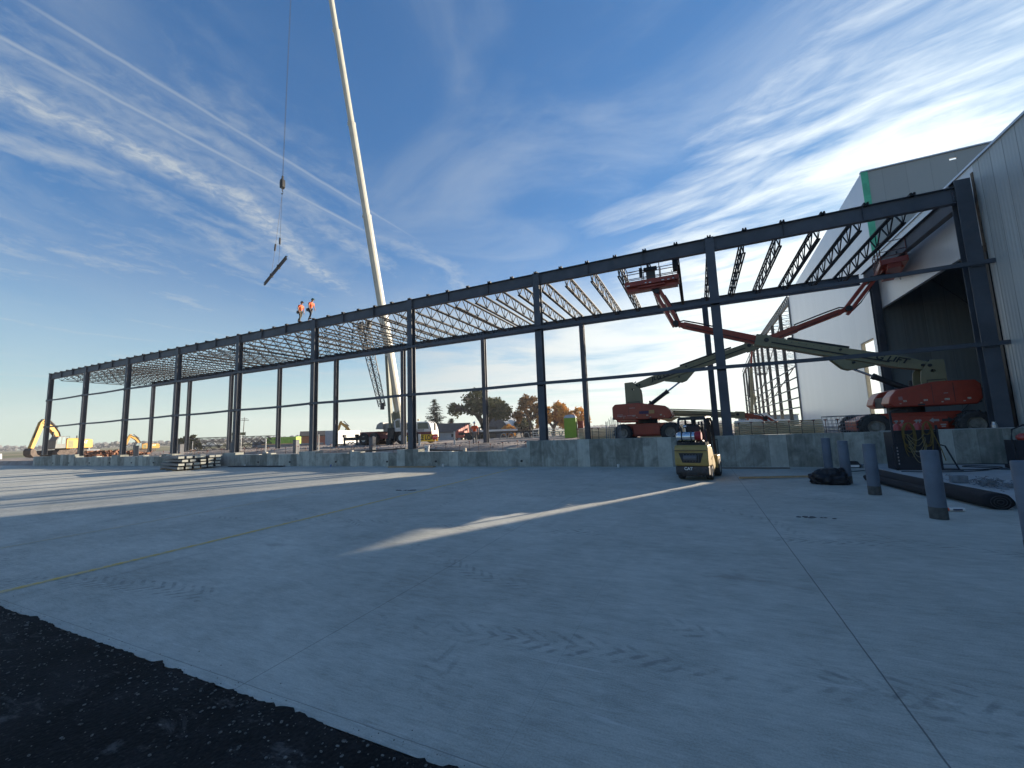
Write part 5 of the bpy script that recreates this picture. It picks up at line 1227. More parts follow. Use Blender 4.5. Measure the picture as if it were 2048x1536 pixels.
mb = MB(); mb.box((1.2, 0.4, 4.4), (0.7, 0.7, 1.0)); mb.build('chimney', RUST, hs)
bn_, bw = gable('barn', 'steep roofed grey barn partly hidden by the oak', (-49.3, 106.0, 0.0), facing(-49.3, 106)+R(55), 13, 9, 3.0, 7.2, mat('grey_barn_boards', (0.14, 0.13, 0.13), 0.9, 0, 0.2, 2), mat('barn_metal', (0.42, 0.43, 0.42), 0.4, 0.3, 0.15, 1))
gable('shed', 'low dark shed in front of the barn', (-48.5, 88.0, 0.0), facing(-48.5, 88), 7, 4, 1.9, 2.9, mat('shed_boards', (0.07, 0.075, 0.08), 0.9), DROOF)
rb, _w = gable('red_shed', 'small red brick coloured building behind the green container', (-91.5, 76.5, 0.0), facing(-91.5, 76.5), 7, 5, 2.6, 3.6, mat('red_boards', (0.30, 0.10, 0.07), 0.8, 0, 0.15, 1), DROOF)
def container(label, loc, L_, D_, H_, m, rz, name='waste_container', n_rib=16):
    r_ = thing(name, label, 'container', loc, rz); mb = MB(); mb.box((0, 0, H_/2+0.1), (L_, D_, H_-0.1))
    bo = mb.build('body', m, r_)
    mb = MB()
    for k in range(n_rib): mb.box((-L_/2 + L_*(k+.5)/n_rib, -D_/2-0.04, H_/2+0.1), (0.10, 0.08, H_-0.3))
    mb.box((0, -D_/2-0.03, H_), (L_, 0.14, 0.14)); mb.build('rib', m, bo); return r_
LIME = mat('lime_paint', (0.30, 0.52, 0.05), 0.5, 0, 0.12, 1, dirt=(0.2, 0.3, 0.08), dirt_amt=0.4)
container('lime green ribbed waste container seen between two columns', (-92.5, 68.0, 0.1), 7.0, 2.4, 2.3, LIME, facing(-92.5, 68)-R(28))
container('blue grey crate left of the green container, half hidden by a column', (-97.5, 65.0, 0.1), 2.6, 2.0, 1.4, mat('crate_blue', (0.18, 0.21, 0.27), 0.7), facing(-97.5, 65), 'crate', 5)
container('light blue wrapped crate left of the white trailer', (-64.3, 56.5, 0.2), 0.9, 1.2, 1.9, mat('sky_wrap', (0.30, 0.42, 0.50), 0.6), facing(-64.3, 56.5), 'crate', 3)
# enclosed trailers
def trailer(label, loc, rz, L_, H_, frontm=None):
    r_ = thing('enclosed_trailer', label, 'trailer', loc, rz, 'white enclosed trailers')
    mb = MB(); mb.prism([(-L_/2, 0.45), (-L_/2, H_), (L_/2-0.1, H_), (L_/2, H_-0.15), (L_/2, 0.45)], -1.1, 1.1); bo = mb.build('body', WHITEP, r_, bevel=0.04)
    mb = MB(); mb.box((-L_/2-0.01, 0, H_/2+0.25), (0.02, 2.1, H_-0.6)); mb.build('shaded_rear_door', mat('door_shade_grey', (0.33, 0.36, 0.40), 0.6), r_)  # shade on the trailer's end face is put into this grey
    for x_ in (L_*0.02+0.2, L_*0.02+1.0):
        for s_ in (-1, 1):
            mb = MB(); mb.lathe([(0.2, -.1), (0.36, -.1), (0.38, 0), (0.36, .1), (0.2, .1)], (x_, s_*1.05, 0.38), 'y', 16, False); w_ = mb.build('wheel', RUBBER, r_)
            mb = MB(); mb.lathe([(0.02, -.08), (0.2, -.11), (0.2, .11), (0.02, .08)], (x_, s_*1.05, 0.38), 'y', 12); mb.build('rim', WHITEP, w_)
    mb = MB()
    for k in range(11): a = (k-5)/5; mb.box((0.6 + a*0.75, -1.105, H_*0.72 - 0.16*(1-abs(a)) + 0.05*(k % 2)), (0.13, 0.01, 0.05 + 0.14*(1-abs(a))))
    mb.build('emblem', mat('emblem_grey', (0.3, 0.3, 0.32), 0.6), bo)
    return r_
trailer('white enclosed trailer with a winged emblem, parked beyond the middle of the frame', (-56.3, 52.5, 0.3), facing(-56.3, 52.5)+R(48), 6.0, 2.7)
# joist pile
rnd = random.Random(3)
jp = thing('joist_stack', 'long dark stack of bundled open web joists beyond the left bays', 'joist stack', (-71.5, 42.2, 0.45), facing(-71.5, 42.2))
JD = mat('weathered_joist', (0.10, 0.088, 0.075), 0.8, 0, 0.3, 3)
for lay_ in range(3):
    for k in range(5):
        mb = MB(); y_ = -2 + k*0.95; z0 = 0.12 + lay_*0.72; L_ = 12.4 - lay_*0.7 + rnd.uniform(-.4, .4); x0 = -L_/2 + lay_*0.35 + rnd.uniform(-.3, .3)
        for dy in (0, 0.22, 0.45):
            mb.bar((x0, y_+dy, z0), (x0+L_, y_+dy, z0), 0.07, 0.06); mb.bar((x0-0.5, y_+dy, z0+0.6), (x0+L_+0.6, y_+dy, z0+0.6), 0.07, 0.06)
            n_ = 22
            for i in range(n_): mb.bar((x0+L_*i/n_, y_+dy, z0 + (0.6 if i % 2 else 0)), (x0+L_*(i+1)/n_, y_+dy, z0 + (0 if i % 2 else 0.6)), 0.035, 0.035)
        mb.build('joist_bundle', JD, jp)
mb = MB()
for x_ in (-4.5, 0, 4.5): mb.box((x_, 0, 0.02), (0.2, 5.2, 0.14))
mb.build('dunnage', WOOD, jp)
o = thing('site_box', 'boxy olive load resting on the joist stack', 'crate', (-72.6, 44.6, 2.75), facing(-72, 44)); mb = MB(); mb.box((0, 0, 0.35), (2.2, 1.4, 0.5)); mb.build('body', mat('olive_box', (0.30, 0.28, 0.14), 0.8, 0, 0.3, 3), o)
mb = MB()
for x_ in (-1.12, 0, 1.12): mb.box((x_, 0, 0.33), (0.08, 1.5, 0.66))
mb.build('frame', DARK, o)
# utility pole
up_ = thing('utility_pole', 'lone wooden utility pole with two crossarms against the pale sky', 'pole', (-151.5, 95, -1.5)); mb = MB(); mb.path([(0, 0, -1), (0.1, 0, 5), (0.5, 0, 12)], [0.16, 0.14, 0.1], 8); mb.build('post', BARK, up_)
mb = MB(); f_ = facing(-150, 97); dxx = Vector((math.cos(f_), math.sin(f_), 0))
for z_, w2_ in ((10.9, 1.5), (11.5, 1.0)): mb.bar(Vector((0.42, 0, z_)) - dxx*w2_, Vector((0.42, 0, z_)) + dxx*w2_, 0.14, 0.14)
for u in (-1.2, -.5, .5, 1.2): mb.tube(Vector((0.42, 0, 10.95)) + dxx*u, Vector((0.42, 0, 11.25)) + dxx*u, 0.06)
mb.build('crossarm', BARK, up_)
# heaps
def heap(label, c, rx, ry, h, m, seed, name='gravel_pile'):
    bm_ = bmesh.new(); n_ = 30; vs = []
    for j in range(n_+1):
        vs.append([])
        for i in range(n_+1):
            u, v = 2*i/n_-1, 2*j/n_-1; r_ = math.hypot(u, v); z_ = h*max(0, 1-r_)**0.85 - 0.05
            if r_ < 1: z_ += 0.12*h*noise.fractal(Vector((u*4, v*4, seed)), 1, 2, 4)
            vs[-1].append(bm_.verts.new((u*rx, v*ry, z_)))
    for j in range(n_):
        for i in range(n_): bm_.faces.new((vs[j][i], vs[j][i+1], vs[j+1][i+1], vs[j+1][i]))
    me = bpy.data.meshes.new(name); bm_.to_mesh(me); bm_.free(); me.materials.append(m); o = bpy.data.objects.new(name, me); col.objects.link(o); o.location = c
    return tag(o, label, 'gravel pile')
heap('dark grey gravel heap between the trailer and the crane outrigger', (-33.6, 36.2, 0.85), 2.9, 2.6, 0.95, SOIL, 1)
heap('low black spoil heap at the foot of the crane', (-18.8, 24.0, 0.35), 1.5, 1.6, 0.75, mat('black_spoil', (0.05, 0.05, 0.05), 0.95, 0, .3, 5, bump=.8, bscale=10), 4)
heap('long pale spoil ridge beyond the two columns right of the crane', (-21, 40.0, 0.8), 7, 2, 0.35, gm, 7)
# brick rubble row along the left wall
mb = MB(); rnd = random.Random(8)
for i in range(420):
    x_ = rnd.uniform(-67.5, -58.5); y_ = rnd.uniform(21.5, 26); mb.box((x_, y_, 0.75 + rnd.uniform(0, .62)*(1 - abs(y_-23.5)/3)), (rnd.uniform(.2, .6), .3, rnd.uniform(.08, .25)), Matrix.Rotation(rnd.uniform(-1, 1), 3, 'Z') @ Matrix.Rotation(rnd.uniform(-.4, .4), 3, 'X'))
tag(mb.build('rubble', RUST), 'reddish broken rubble heaped behind the left end of the wall', 'rubble', kind='stuff')
mb = MB()
for i in range(900):
    x_ = rnd.uniform(-58, -9); y_ = rnd.uniform(22.5, 34); s_ = rnd.uniform(.02, .07); mb.ball((x_, y_, gz(x_, y_) + s_*.3), s_, (rnd.uniform(.8, 1.6), rnd.uniform(.8, 1.4), .6), 1)
tag(mb.build('stones', mat('clods', (0.28, 0.23, 0.21), 0.95, 0, .3, 5)), 'earth clods scattered over the ground behind the low wall', 'stones', kind='stuff')
# flat sheets stack near green container
o = thing('sheet_stack', 'low stack of grey roofing sheets with a pale top near the green container', 'sheet stack', (-55.5, 42.0, 0.75), facing(-55.5, 42)); mb = MB(); mb.box((0, 0, 0.25), (8.6, 2.0, 0.3)); mb.build('sheets', mat('blue_grey_sheet', (0.16, 0.18, 0.21), 0.5, 0, .2, 2), o)
mb = MB(); mb.box((-1.6, 0, 0.46), (4.4, 1.9, 0.12)); mb.build('plywood', WOOD, o); mb = MB()
for x_ in (-3, 0, 3): mb.box((x_, 0, 0.05), (0.15, 2, 0.1))
mb.build('dunnage', WOOD, o)
# telehandler
th = thing('telehandler', 'red telehandler parked under the left side of the oak', 'telehandler', (-35.5, 58.5, 0.5), facing(-35.5, 58.5)+R(68))
TR = mat('faded_red', (0.38, 0.09, 0.06), 0.6, 0, .15, 2)
mb = MB(); mb.box((0, 0, 0.9), (4.2, 1.6, 0.7)); mb.prism([(-2.0, 1.2), (-1.9, 1.6), (-0.6, 1.7), (-0.5, 1.2)], -0.8, 0.8); mb.build('chassis', TR, th, bevel=.04)
mb = MB(); mb.bar((-1.9, 0.4, 1.6), (2.4, 0.4, 2.5), 0.4, 0.42); mb.bar((2.3, .4, 2.5), (2.7, .4, 1.3), .3, .3); mb.build('boom', TR, th)
mb = MB()
for x_ in (0.2, 1.3):
    for y_ in (-.8, .0): mb.bar((x_, y_, 1.2), (x_, y_, 2.7), .07, .07)
mb.box((.75, -.4, 2.72), (1.3, 1.0, .08)); mb.build('cab', DARK, th)
for x_ in (-1.5, 1.5):
    for y_ in (-.95, .95):
        mb = MB(); mb.lathe([(.25, -.18), (.52, -.18), (.56, 0), (.52, .18), (.25, .18)], (x_, y_, .52), 'y', 20, False); w_ = mb.build('wheel', RUBBER, th); mb = MB(); mb.lathe([(.02, -.1), (.25, -.17), (.25, .17), (.02, .1)], (x_, y_, .52), 'y', 14); mb.build('rim', WHITEP, w_)
# flatbed trailer with beams
fb = thing('flatbed_trailer', 'long flatbed trailer loaded with white pipe beams right of the standing worker', 'trailer', (-24.2, 52.0, 0.75), facing(-24.2, 52))
mb = MB(); mb.box((-1.5, 0, 0.95), (11, 2.3, 0.28)); mb.build('bed', DARK, fb)
mb = MB(); mb.box((-1.6, -0.4, 1.25), (5.5, 1.0, 0.26)); mb.build('load', WHITEP, fb)
mb = MB(); mb.box((-4.6, 0, 1.35), (1.2, 1.8, .5)); mb.build('toolbox', mat('grey_box', (.35, .36, .36), .6), fb)
for x_ in (-5.5, -4.4, 2.4, 3.5):
    mb = MB(); mb.lathe([(.2, -.2), (.46, -.2), (.48, 0), (.46, .2), (.2, .2)], (x_, -1.0, .48), 'y', 18); mb.build('wheel', RUBBER, fb)
jt = thing('joist_row', 'row of upturned zigzag joists lying between the barn and the toilet', 'joist stack', (-18.6, 47.0, 0.75), facing(-18.6, 47)); mb = MB()
for y_ in (0, .5, 1):
    mb.bar((-4.4, y_, .15), (4.4, y_, .15), .12, .12)
    for k in range(9): a = -4.2+k*.95; mb.path([(a, y_, .2), (a+.2, y_, .75), (a+.45, y_, .85), (a+.7, y_, .75), (a+.85, y_, .2)], .06, 5)
mb.build('joists', mat('pale_joist', (0.36, .34, .30), .7), jt)
# white rail fence
fe = thing('rail_fence', 'low white rail fence left of the portable toilet', 'fence', (-13.2, 44.0, 0.85), facing(-13.2, 44)); mb = MB()
for z_ in (.25, .5, .75, 1.0): mb.bar((-4, 0, z_), (3.2, 0, z_), .04, .06)
mb.build('rail', ALU, fe); mb = MB()
for k in range(5): mb.bar((-4+k*1.8, 0, 0), (-4+k*1.8, 0, 1.1), .07, .07)
mb.build('post', ALU, fe)
# portable toilet
pt = thing('portable_toilet', 'lime green portable toilet with a pale domed roof', 'toilet', (-11.55, 39.3, 0.85), facing(-11.55, 39.3)+R(-8))
mb = MB(); mb.box((0, 0, 1.06), (1.15, 1.2, 2.0)); bo = mb.build('cabin', mat('toilet_green', (0.22, 0.40, 0.035), 0.5, 0, .06, 2), pt, bevel=.04)
mb = MB(); mb.lathe([(.84, 2.04), (.82, 2.12), (.62, 2.3), (.3, 2.36)], (0, 0, 0), 'z', 4); bmesh.ops.rotate(mb.b, cent=(0, 0, 0), matrix=Matrix.Rotation(R(45), 3, 'Z'), verts=mb.b.verts); mb.build('roof', mat('toilet_roof', (0.50, .53, .55), .5), pt)
mb = MB(); mb.box((-.05, -.61, 1.0), (.8, .03, 1.75)); mb.tube((.45, -.62, 1.0), (.45, -.62, 1.5), .02); mb.build('door', MATS['toilet_green'], pt)
mb = MB(); mb.box((0, 0, .04), (1.2, 1.25, .1)); mb.box((.95, .2, .9), (.5, .7, 1.6)); mb.build('skid', mat('dusty_red', (.3, .07, .05), .7), pt)
# stop paddle / red round sign
sg = thing('stop_paddle', 'red octagonal stop sign on a pole beside the oversize load banner', 'sign', (-23.14, 32.75, 0.75), R(30)); mb = MB(); mb.tube((0, 0.03, 0), (0, 0.03, 1.15), .022); mb.box((0, .03, .02), (.8, .5, .05)); mb.build('pole', WHITEP, sg)
mb = MB(); mb.lathe([(.27, -.01), (.27, .01)], (0, 0, .80), 'y', 8); bmesh.ops.rotate(mb.b, cent=(0, 0, .80), matrix=Matrix.Rotation(R(22.5), 3, 'Y'), verts=mb.b.verts); bo = mb.build('sign_face', mat('stop_red', (.75, .03, .04), .5), sg)
text('lettering', 'STOP', .16, TEXTW, bo, (0, -.013, .80), (R(90), 0, 0), .001, .004)
# vehicles
def pickup(label, loc, rz, m, kind='pickup_truck', group='vehicles parked far off at the left'):
    r_ = thing(kind, label, 'truck', loc, rz, group)
    mb = MB(); mb.prism([(-2.7, .45), (-2.75, .95), (-2.6, 1.1), (-1.2, 1.15), (-0.9, 1.15), (2.6, 1.15), (2.65, .45)], -.95, .95); bo = mb.build('body', m, r_, bevel=.05)
    mb = MB(); mb.prism([(-1.25, 1.14), (-.65, 1.85), (1.0, 1.85), (1.15, 1.14)], -.85, .85); cb = mb.build('cab', m, r_, bevel=.05)
    mb = MB(); mb.prism([(-1.0, 1.2), (-.55, 1.75), (.1, 1.75), (.1, 1.2)], -.86, -.84); mb.prism([(.2, 1.2), (.2, 1.75), (.9, 1.75), (1.0, 1.2)], -.86, -.84); mb.build('window', GLASS, cb)
    for x_ in (-1.8, 1.7):
        for y_ in (-.85, .85):
            mb = MB(); mb.lathe([(.2, -.12), (.38, -.12), (.4, 0), (.38, .12), (.2, .12)], (x_, y_, .4), 'y', 16, False); w_ = mb.build('wheel', RUBBER, r_); mb = MB(); mb.lathe([(.02, -.08), (.2, -.12), (.2, .12), (.02, .08)], (x_, y_, .4), 'y', 12); mb.build('rim', ALU, w_)
    return r_
p0 = pickup('white pickup truck at the very left edge, half outside the view', (-80.6, 17.7, 0.25), facing(-80.2, 19.6)+R(10), WHITEP)
dup(p0, (-118, 40.8, .15), facing(-118, 40.8), 'white pickup truck left of the fourth front column, in front of the far woods')
dup(p0, (-121, 61.8, .1), facing(-121, 61.8), 'white pickup truck far off just right of the smaller excavator')
dup(p0, (-130, 72.5, .1), facing(-130, 72.5)+R(180), 'white pickup truck far off at the left end of the joist stack')
dup(p0, (7.4, 62, .75), facing(7.4, 62)+R(180), 'white pickup truck whose cab shows just above the right stack of tan panels', scale=(1.15,)*3)

# ------------------------------------------------------------------ stacked wall panels behind the foundation wall
rnd = random.Random(12)
PT = mat('tan_panel_edge', (0.84, 0.69, 0.45), 0.6, 0, 0.12, 1.2, dirt=(0.16, 0.14, 0.10), dirt_amt=0.4)
for n_, (x0, x1, lab) in enumerate(((-8.4, -4.2, 'left stack of tan ribbed wall panels beside the portable toilet'), (-3.9, 2.0, 'middle stack of tan ribbed wall panels behind the boom lift wheels'), (2.15, 6.9, 'right stack of tan ribbed wall panels in front of the white wall'))):
    ps_ = thing('panel_stack', lab, 'panel stack', ((x0+x1)/2, 31.0, 0.93), 0, 'stacked wall panels')
    L_ = x1-x0
    for k in range(8):
        mb = MB(); j = rnd.uniform(-.02, .02); z_ = 0.03 + k*0.112
        mb.prism([(-0.53, z_), (-0.56, z_+0.03), (-0.56, z_+0.065), (-0.50, z_+0.088), (0.55, z_+0.088), (0.55, z_)], -L_/2+j + (0.0 if k < 4 else 0.02*k*0.2), L_/2+j-(k*0.008), 'x'); mb.build('panel', PT, ps_)
    mb = MB()
    for x_ in (-L_*.4, 0, L_*.4): mb.box((x_, 0, 0.0), (0.12, 1.1, 0.06))
    mb.build('dunnage', WOOD, ps_)

# rebar dowels with mushroom caps
CAPM = mat('rebar_cap', (0.20, 0.06, 0.04), 0.6); REB = mat('rebar', (0.10, 0.07, 0.055), 0.85, 0, .3, 20)
def stake(x, y, z0, z1, label, group, cap=True, r=0.012):
    t = thing('rebar_stake', label, 'rebar', (x, y, z0), 0, group); mb = MB(); mb.tube((0, 0, 0), (0, 0, z1-z0), r, 6); mb.build('bar', REB, t)
    if cap: mb = MB(); mb.lathe([(.015, -.05), (.02, -.01), (.062, .0), (.058, .025), (.02, .035)], (0, 0, z1-z0), 'z', 10); mb.build('cap', CAPM, t)
    return t
st0 = None
places = [(-5.41, 'right of the portable toilet'), (-4.69, 'left of the upright bar cluster'), (-4.38, 'nearest to the upright bar cluster'), (1.52, 'just right of the third front column'), (1.97, 'second right of the third front column'), (2.4, 'third right of the third front column'), (2.86, 'fourth right of the third front column'), (3.29, 'fifth right of the third front column'), (3.7, 'sixth right of the third front column'), (4.1, 'at the right end of the panel stack'), (4.48, 'against the white wall'), (4.87, 'against the white wall beside the wire basket')]
for x_, w_ in places:
    lab = 'capped rebar dowel standing on the wall top ' + w_
    if st0 is None: st0 = stake(x_, 19.5, 1.28, 1.78, lab, 'capped rebar dowels on the wall top')
    else: dup(st0, (x_, 19.5, 1.28), label=lab)
def TR(x):
    k = min(range(10), key=lambda i: abs(COLX[i]-x)); n = ('last', 'second', 'third', 'fourth', 'fifth', 'sixth', 'seventh', 'eighth', 'ninth', 'tenth')[k]
    CNT[k] = CNT.get(k, 0) + 1
    m_ = ('first', 'second', 'third', 'fourth', 'fifth', 'sixth', 'seventh', 'eighth', 'ninth', 'tenth', 'eleventh', 'twelfth', 'thirteenth', 'fourteenth')[CNT[k]-1]
    return 'short capped dowel, %s from left among those by the %s front column from the right' % (m_, n.replace('last', 'first'))
CNT = {}
s2 = None
for i in range(64):
    x_ = -57 + i*0.76 + rnd.uniform(-.12, .12); y_ = 21.9 + rnd.uniform(-.5, .3); z_ = gz(x_, y_)
    if s2 is None: s2 = stake(x_, y_, z_, z_+0.62, TR(x_), 'capped rebar dowels in the trench')
    else: dup(s2, (x_, y_, z_), label=TR(x_), scale=(1, 1, rnd.uniform(.7, 1.25)))
bc = thing('rebar_cluster', 'cluster of tall upright reinforcing bars beside the left boom lift wheel', 'rebar', (-3.68, 19.52, 1.28))
for k in range(13):
    mb = MB(); x_ = -.36+k*.058; h_ = rnd.choice((.75, .8, .82, .95, .88)) + (0.15 if k in (5, 6) else 0); mb.tube((x_, rnd.uniform(-.08, .1), 0), (x_+rnd.uniform(-.02, .02), rnd.uniform(-.08, .1), h_), .013, 6); mb.build('bar', mat('grey_rebar', (0.22, .23, .25), .6, .3, .2, 9), bc)
# pale stub pipes and survey stakes behind the low wall
STK = ('just right of the fourth column from the left', 'between smaller excavator and joist stack', 'in front of the joist stack', 'left of the green container', 'in front of the red shed', '', 'in front of the crane outriggers', '')
for n_, (x_, y_, h_, r_) in enumerate(((-44.2, 23.0, 1.25, .03), (-38.5, 24.0, 1.5, .03), (-32.4, 22.2, 1.35, .035), (-27.6, 22.6, 1.5, .03), (-24.9, 21.0, 1.7, .03), (-20.6, 27.0, .95, .10), (-16.5, 20.3, 1.35, .03), (-17.6, 27.5, 1.05, .07))):
    t = thing('pipe_stub', ('thin pale stake behind the low wall, ' + STK[n_] if r_ < .05 else 'thick white pipe stub standing behind the low wall' if x_ < -20 else 'pale pipe stub standing left of the crane carrier'), 'pipe', (x_, y_, gz(x_, y_)-.02), 0, 'stakes and pipe stubs'); mb = MB(); mb.tube((0, 0, 0), (0, 0, h_), r_, 8); mb.build('pipe', mat('pale_pvc', (.6, .6, .58), .6), t)
for x_, lab in ((-53.4, 'wide grey steel post stub behind the leftmost pier'), (-45.3, 'grey steel post stub near the smaller excavator'), (-37.4, 'grey steel post stub behind the hollow section stack'), (-21.4, 'grey steel post stub between gravel heap and crane'), (-29.3, 'grey steel post stub in front of the green container')):
    t = thing('post_stub', lab, 'post', (x_, 22.6, .45), 0, 'grey post stubs'); mb = MB(); mb.box((0, 0, .65), (.34, .34, 1.3)); mb.build('post', mat('stub_grey', (.13, .135, .15), .6, 0, .15, 3), t, bevel=.01); mb = MB(); mb.box((0, 0, 1.31), (.4, .4, .02)); mb.build('plate', STEEL, t)
for x_, lab in ((-49.0, 'small pale block on the wall ledge right of the third column'), (-40.6, 'small pale block on the wall ledge at the fourth column'), (-37.6, 'small pale block above the hollow section stack'), (-32.4, 'small pale block right of the fifth column'), (-20.1, 'small pale block left of the gravel pier'), (-28.3, 'small pale block between fifth and sixth columns'), (-11.8, 'thin pale block by the standing worker')):
    mb = MB(); mb.box((0, 0, .09), (.16, .14, .18)); o = mb.build('block', mat('pale_wood', (.6, .52, .42), .8), bevel=.01); o.location = (x_, 19.46, .80); tag(o, lab, 'block', 'blocks on the wall ledge')
bk = thing('bucket', 'white plastic bucket on the wall right of the seventh column pier', 'bucket', (-14.35, 19.5, .80)); mb = MB(); mb.lathe([(.12, 0), (.145, .33), (.155, .33), (.155, .36), (.12, .36)], (0, 0, 0), 'z', 20); mb.build('pail', WHITEP, bk, smooth=False)
mb = MB(); mb.path([(-.15, 0, .33), (-.1, -.12, .24), (.1, -.12, .24), (.15, 0, .33)], .006); mb.build('handle', DARK, bk); mb = MB(); mb.box((0, -.142, .18), (.12, .01, .1)); mb.build('label_patch', mat('patch', (.25, .27, .3), .6), bk)
mb = MB(); mb.bar((-20.4, 20.3, .86), (-16.3, 20.1, 1.0), .2, .1); mb.bar((-16.4, 20.4, .95), (-13, 21.5, .7), .25, .1); tag(mb.build('drain_pipe', DARK), 'long black plank-like pipe lying behind the wall before the crane', 'pipe')

# ------------------------------------------------------------------ bollards
BOL = mat('bollard_steel', (0.105, 0.135, 0.18), 0.55, 0, .15, 2.5, dirt=(.10, .11, .12), dirt_amt=.5)
BOLB = mat('bollard_foot', (0.07, .07, .065), .8, 0, .3, 8)
def bollard(x, y, lab):
    t = thing('bollard', lab, 'bollard', (x, y, 0), 0, 'steel pipe bollards'); mb = MB(); mb.lathe([(.122, .2), (.122, 1.17), (.115, 1.185), (.02, 1.19)], (0, 0, 0), 'z', 28); o = mb.build('post', BOL, t, smooth=True); smooth_by_angle(o, 40)
    mb = MB(); mb.lathe([(.124, .0), (.1245, .2), (.1215, .205)], (0, 0, 0), 'z', 28); o = mb.build('foot', BOLB, t, smooth=True); smooth_by_angle(o, 40); return t
b0 = bollard(3.70, 9.78, 'steel pipe bollard in front of the hose rack, standing before the orange spray can')
for x_, y_, lab in ((3.71, 7.45, 'steel pipe bollard cut by the right edge of the picture'), (3.64, 12.45, 'steel pipe bollard between the black bag and the nearest uncropped bollard'), (3.66, 14.5, 'steel pipe bollard right beside the black plastic bag'), (3.82, 16.9, 'farthest steel pipe bollard, rising behind the black plastic bag')):
    dup(b0, (x_, y_, 0), label=lab)

# ------------------------------------------------------------------ stack of steel hollow sections at the left
HS = mat('hss_primer', (0.09, .10, .12), .5, 0, .12, 2); HSE = mat('hss_end_tape', (.55, .55, .48), .7, 0, .1, 5)
def hss(x, y, z, L_, w_, h_, rz, lab, end=True):
    t = thing('steel_section', lab, 'steel section', (x, y, z), rz, 'stacked steel sections on the yard'); mb = MB()
    th = .012; mb.box((0, 0, h_-th/2), (L_, w_, th)); mb.box((0, 0, th/2), (L_, w_, th)); mb.box((0, -w_/2+th/2, h_/2), (L_, th, h_-2*th)); mb.box((0, w_/2-th/2, h_/2), (L_, th, h_-2*th)); mb.build('tube', HS, t)
    if end: mb = MB(); mb.box((L_/2+.008, 0, h_/2), (.016, w_*.96, h_*.94)); mb.build('end_plate', HSE, t)
    return t
fx = R(-14)
def sloc(u, v): 
    M_ = Matrix.Rotation(fx, 3, 'Z'); p = M_ @ Vector((u, v, 0)); return (-33.6 + p.x, 16.75 + p.y)
ROWS = ('bottom layer steel section,', 'second layer steel section,', 'third layer steel section,', 'top layer steel section,')
first = None
for row in range(4):
    for k in range(3 if row != 2 else 2):
        u = rnd.uniform(-.12, .12); x_, y_ = sloc(u, -.45 + k*.44 + (.2 if row == 2 else 0)); lab = ROWS[row] + (' front, ', ' centre, ', ' back, ')[k] + 'in the nearer pile of grey hollow sections'
        z_ = .10 + row*.235
        if first is None: first = hss(x_, y_, z_, 4.6, .33, .15, fx, lab)
        else: dup(first, (x_, y_, z_), fx, label=lab)
second = None
for row in range(4):
    for k in range(3):
        x_, y_ = -33.5 + rnd.uniform(-.15, .15) + .1*k, 17.75 + k*.42; lab = ROWS[row] + (' front, ', ' centre, ', ' back, ')[k] + 'in the farther pile of grey hollow sections'
        if second is None: second = hss(x_, y_, .10 + row*.22, 3.2, .32, .15, fx, lab)
        else: dup(second, (x_, y_, .10 + row*.22), fx, label=lab)
db = None
for u in (-1.6, 0, 1.6):
    for zz in (.0, .53):
        x_, y_ = sloc(u, 0.05)
        if zz: continue
        if db is None:
            mb = MB(); mb.box((0, 0, .05), (.12, 1.6, .095)); db = mb.build('timber_bearer', WOOD); db.location = (x_, y_, 0); db.rotation_euler = (0, 0, fx); tag(db, 'timber bearer under the left end of the nearer steel pile', 'bearer', 'timber bearers')
        else: o = db.copy(); col.objects.link(o); o.location = (x_, y_, 0); o['label'] = 'timber bearer under the %s of the nearer steel pile' % ('middle' if u == 0 else 'right end')
mb = MB(); mb.bar((-31.0, 18.6, .04), (-25.5, 18.75, .05), .3, .05); tag(mb.build('flat_bar', DARK), 'dark flat bar lying on the yard right of the steel stacks', 'bar')
mb = MB(); mb.bar((-16.3, 18.55, .04), (-13.3, 18.7, .04), .28, .06); tag(mb.build('timber_plank', WOOD), 'brown plank lying at the wall foot below the seventh column', 'plank')
mb = MB(); mb.bar((1.05, 15.15, .045), (3.1, 15.72, .05), .10, .05); tag(mb.build('timber_plank', WOOD), 'long narrow timber lying between the forklift and the black bag', 'plank')
mb = MB(); mb.bar((0.7, 18.5, .03), (3.0, 18.55, .03), .09, .03); tag(mb.build('timber_plank', MATS['brown_edge_board']), 'thin dark lath lying at the wall foot right of the forklift', 'plank')
for x_, y_, c_, lab in ((-3.45, 18.9, WHITEP, 'small white cup at the wall foot left of the forklift'), (-21.3, 18.9, mat('blue_scrap', (.15, .2, .4), .6), 'small blue and white scrap at the wall foot below the trailer'), (-12.9, 18.95, WHITEP, 'small white scrap at the wall foot below the farmhouse'), (-29.8, 18.9, WHITEP, 'tiny white scrap at the wall foot right of the steel stacks')):
    mb = MB(); mb.lathe([(.045, 0), (.06, .12), (.055, .14)], (0, 0, 0), 'z', 12); o = mb.build('litter', c_); o.location = (x_, y_, 0.002); tag(o, lab, 'litter')
# lunch box against the wall
lb = thing('hard_case', 'small dark case with a white band at the wall foot behind the bollards', 'case', (5.05, 19.05, .0)); mb = MB(); mb.prism([(-.2, .1), (-.12, .24), (.12, .24), (.2, .1), (.19, 0.0), (-.19, 0.0)], -.1, .1); mb.build('lid', DARK, lb, bevel=.015); mb = MB(); mb.box((0, -.105, .07), (.3, .02, .08)); mb.build('band', TEXTW, lb, bevel=.01)

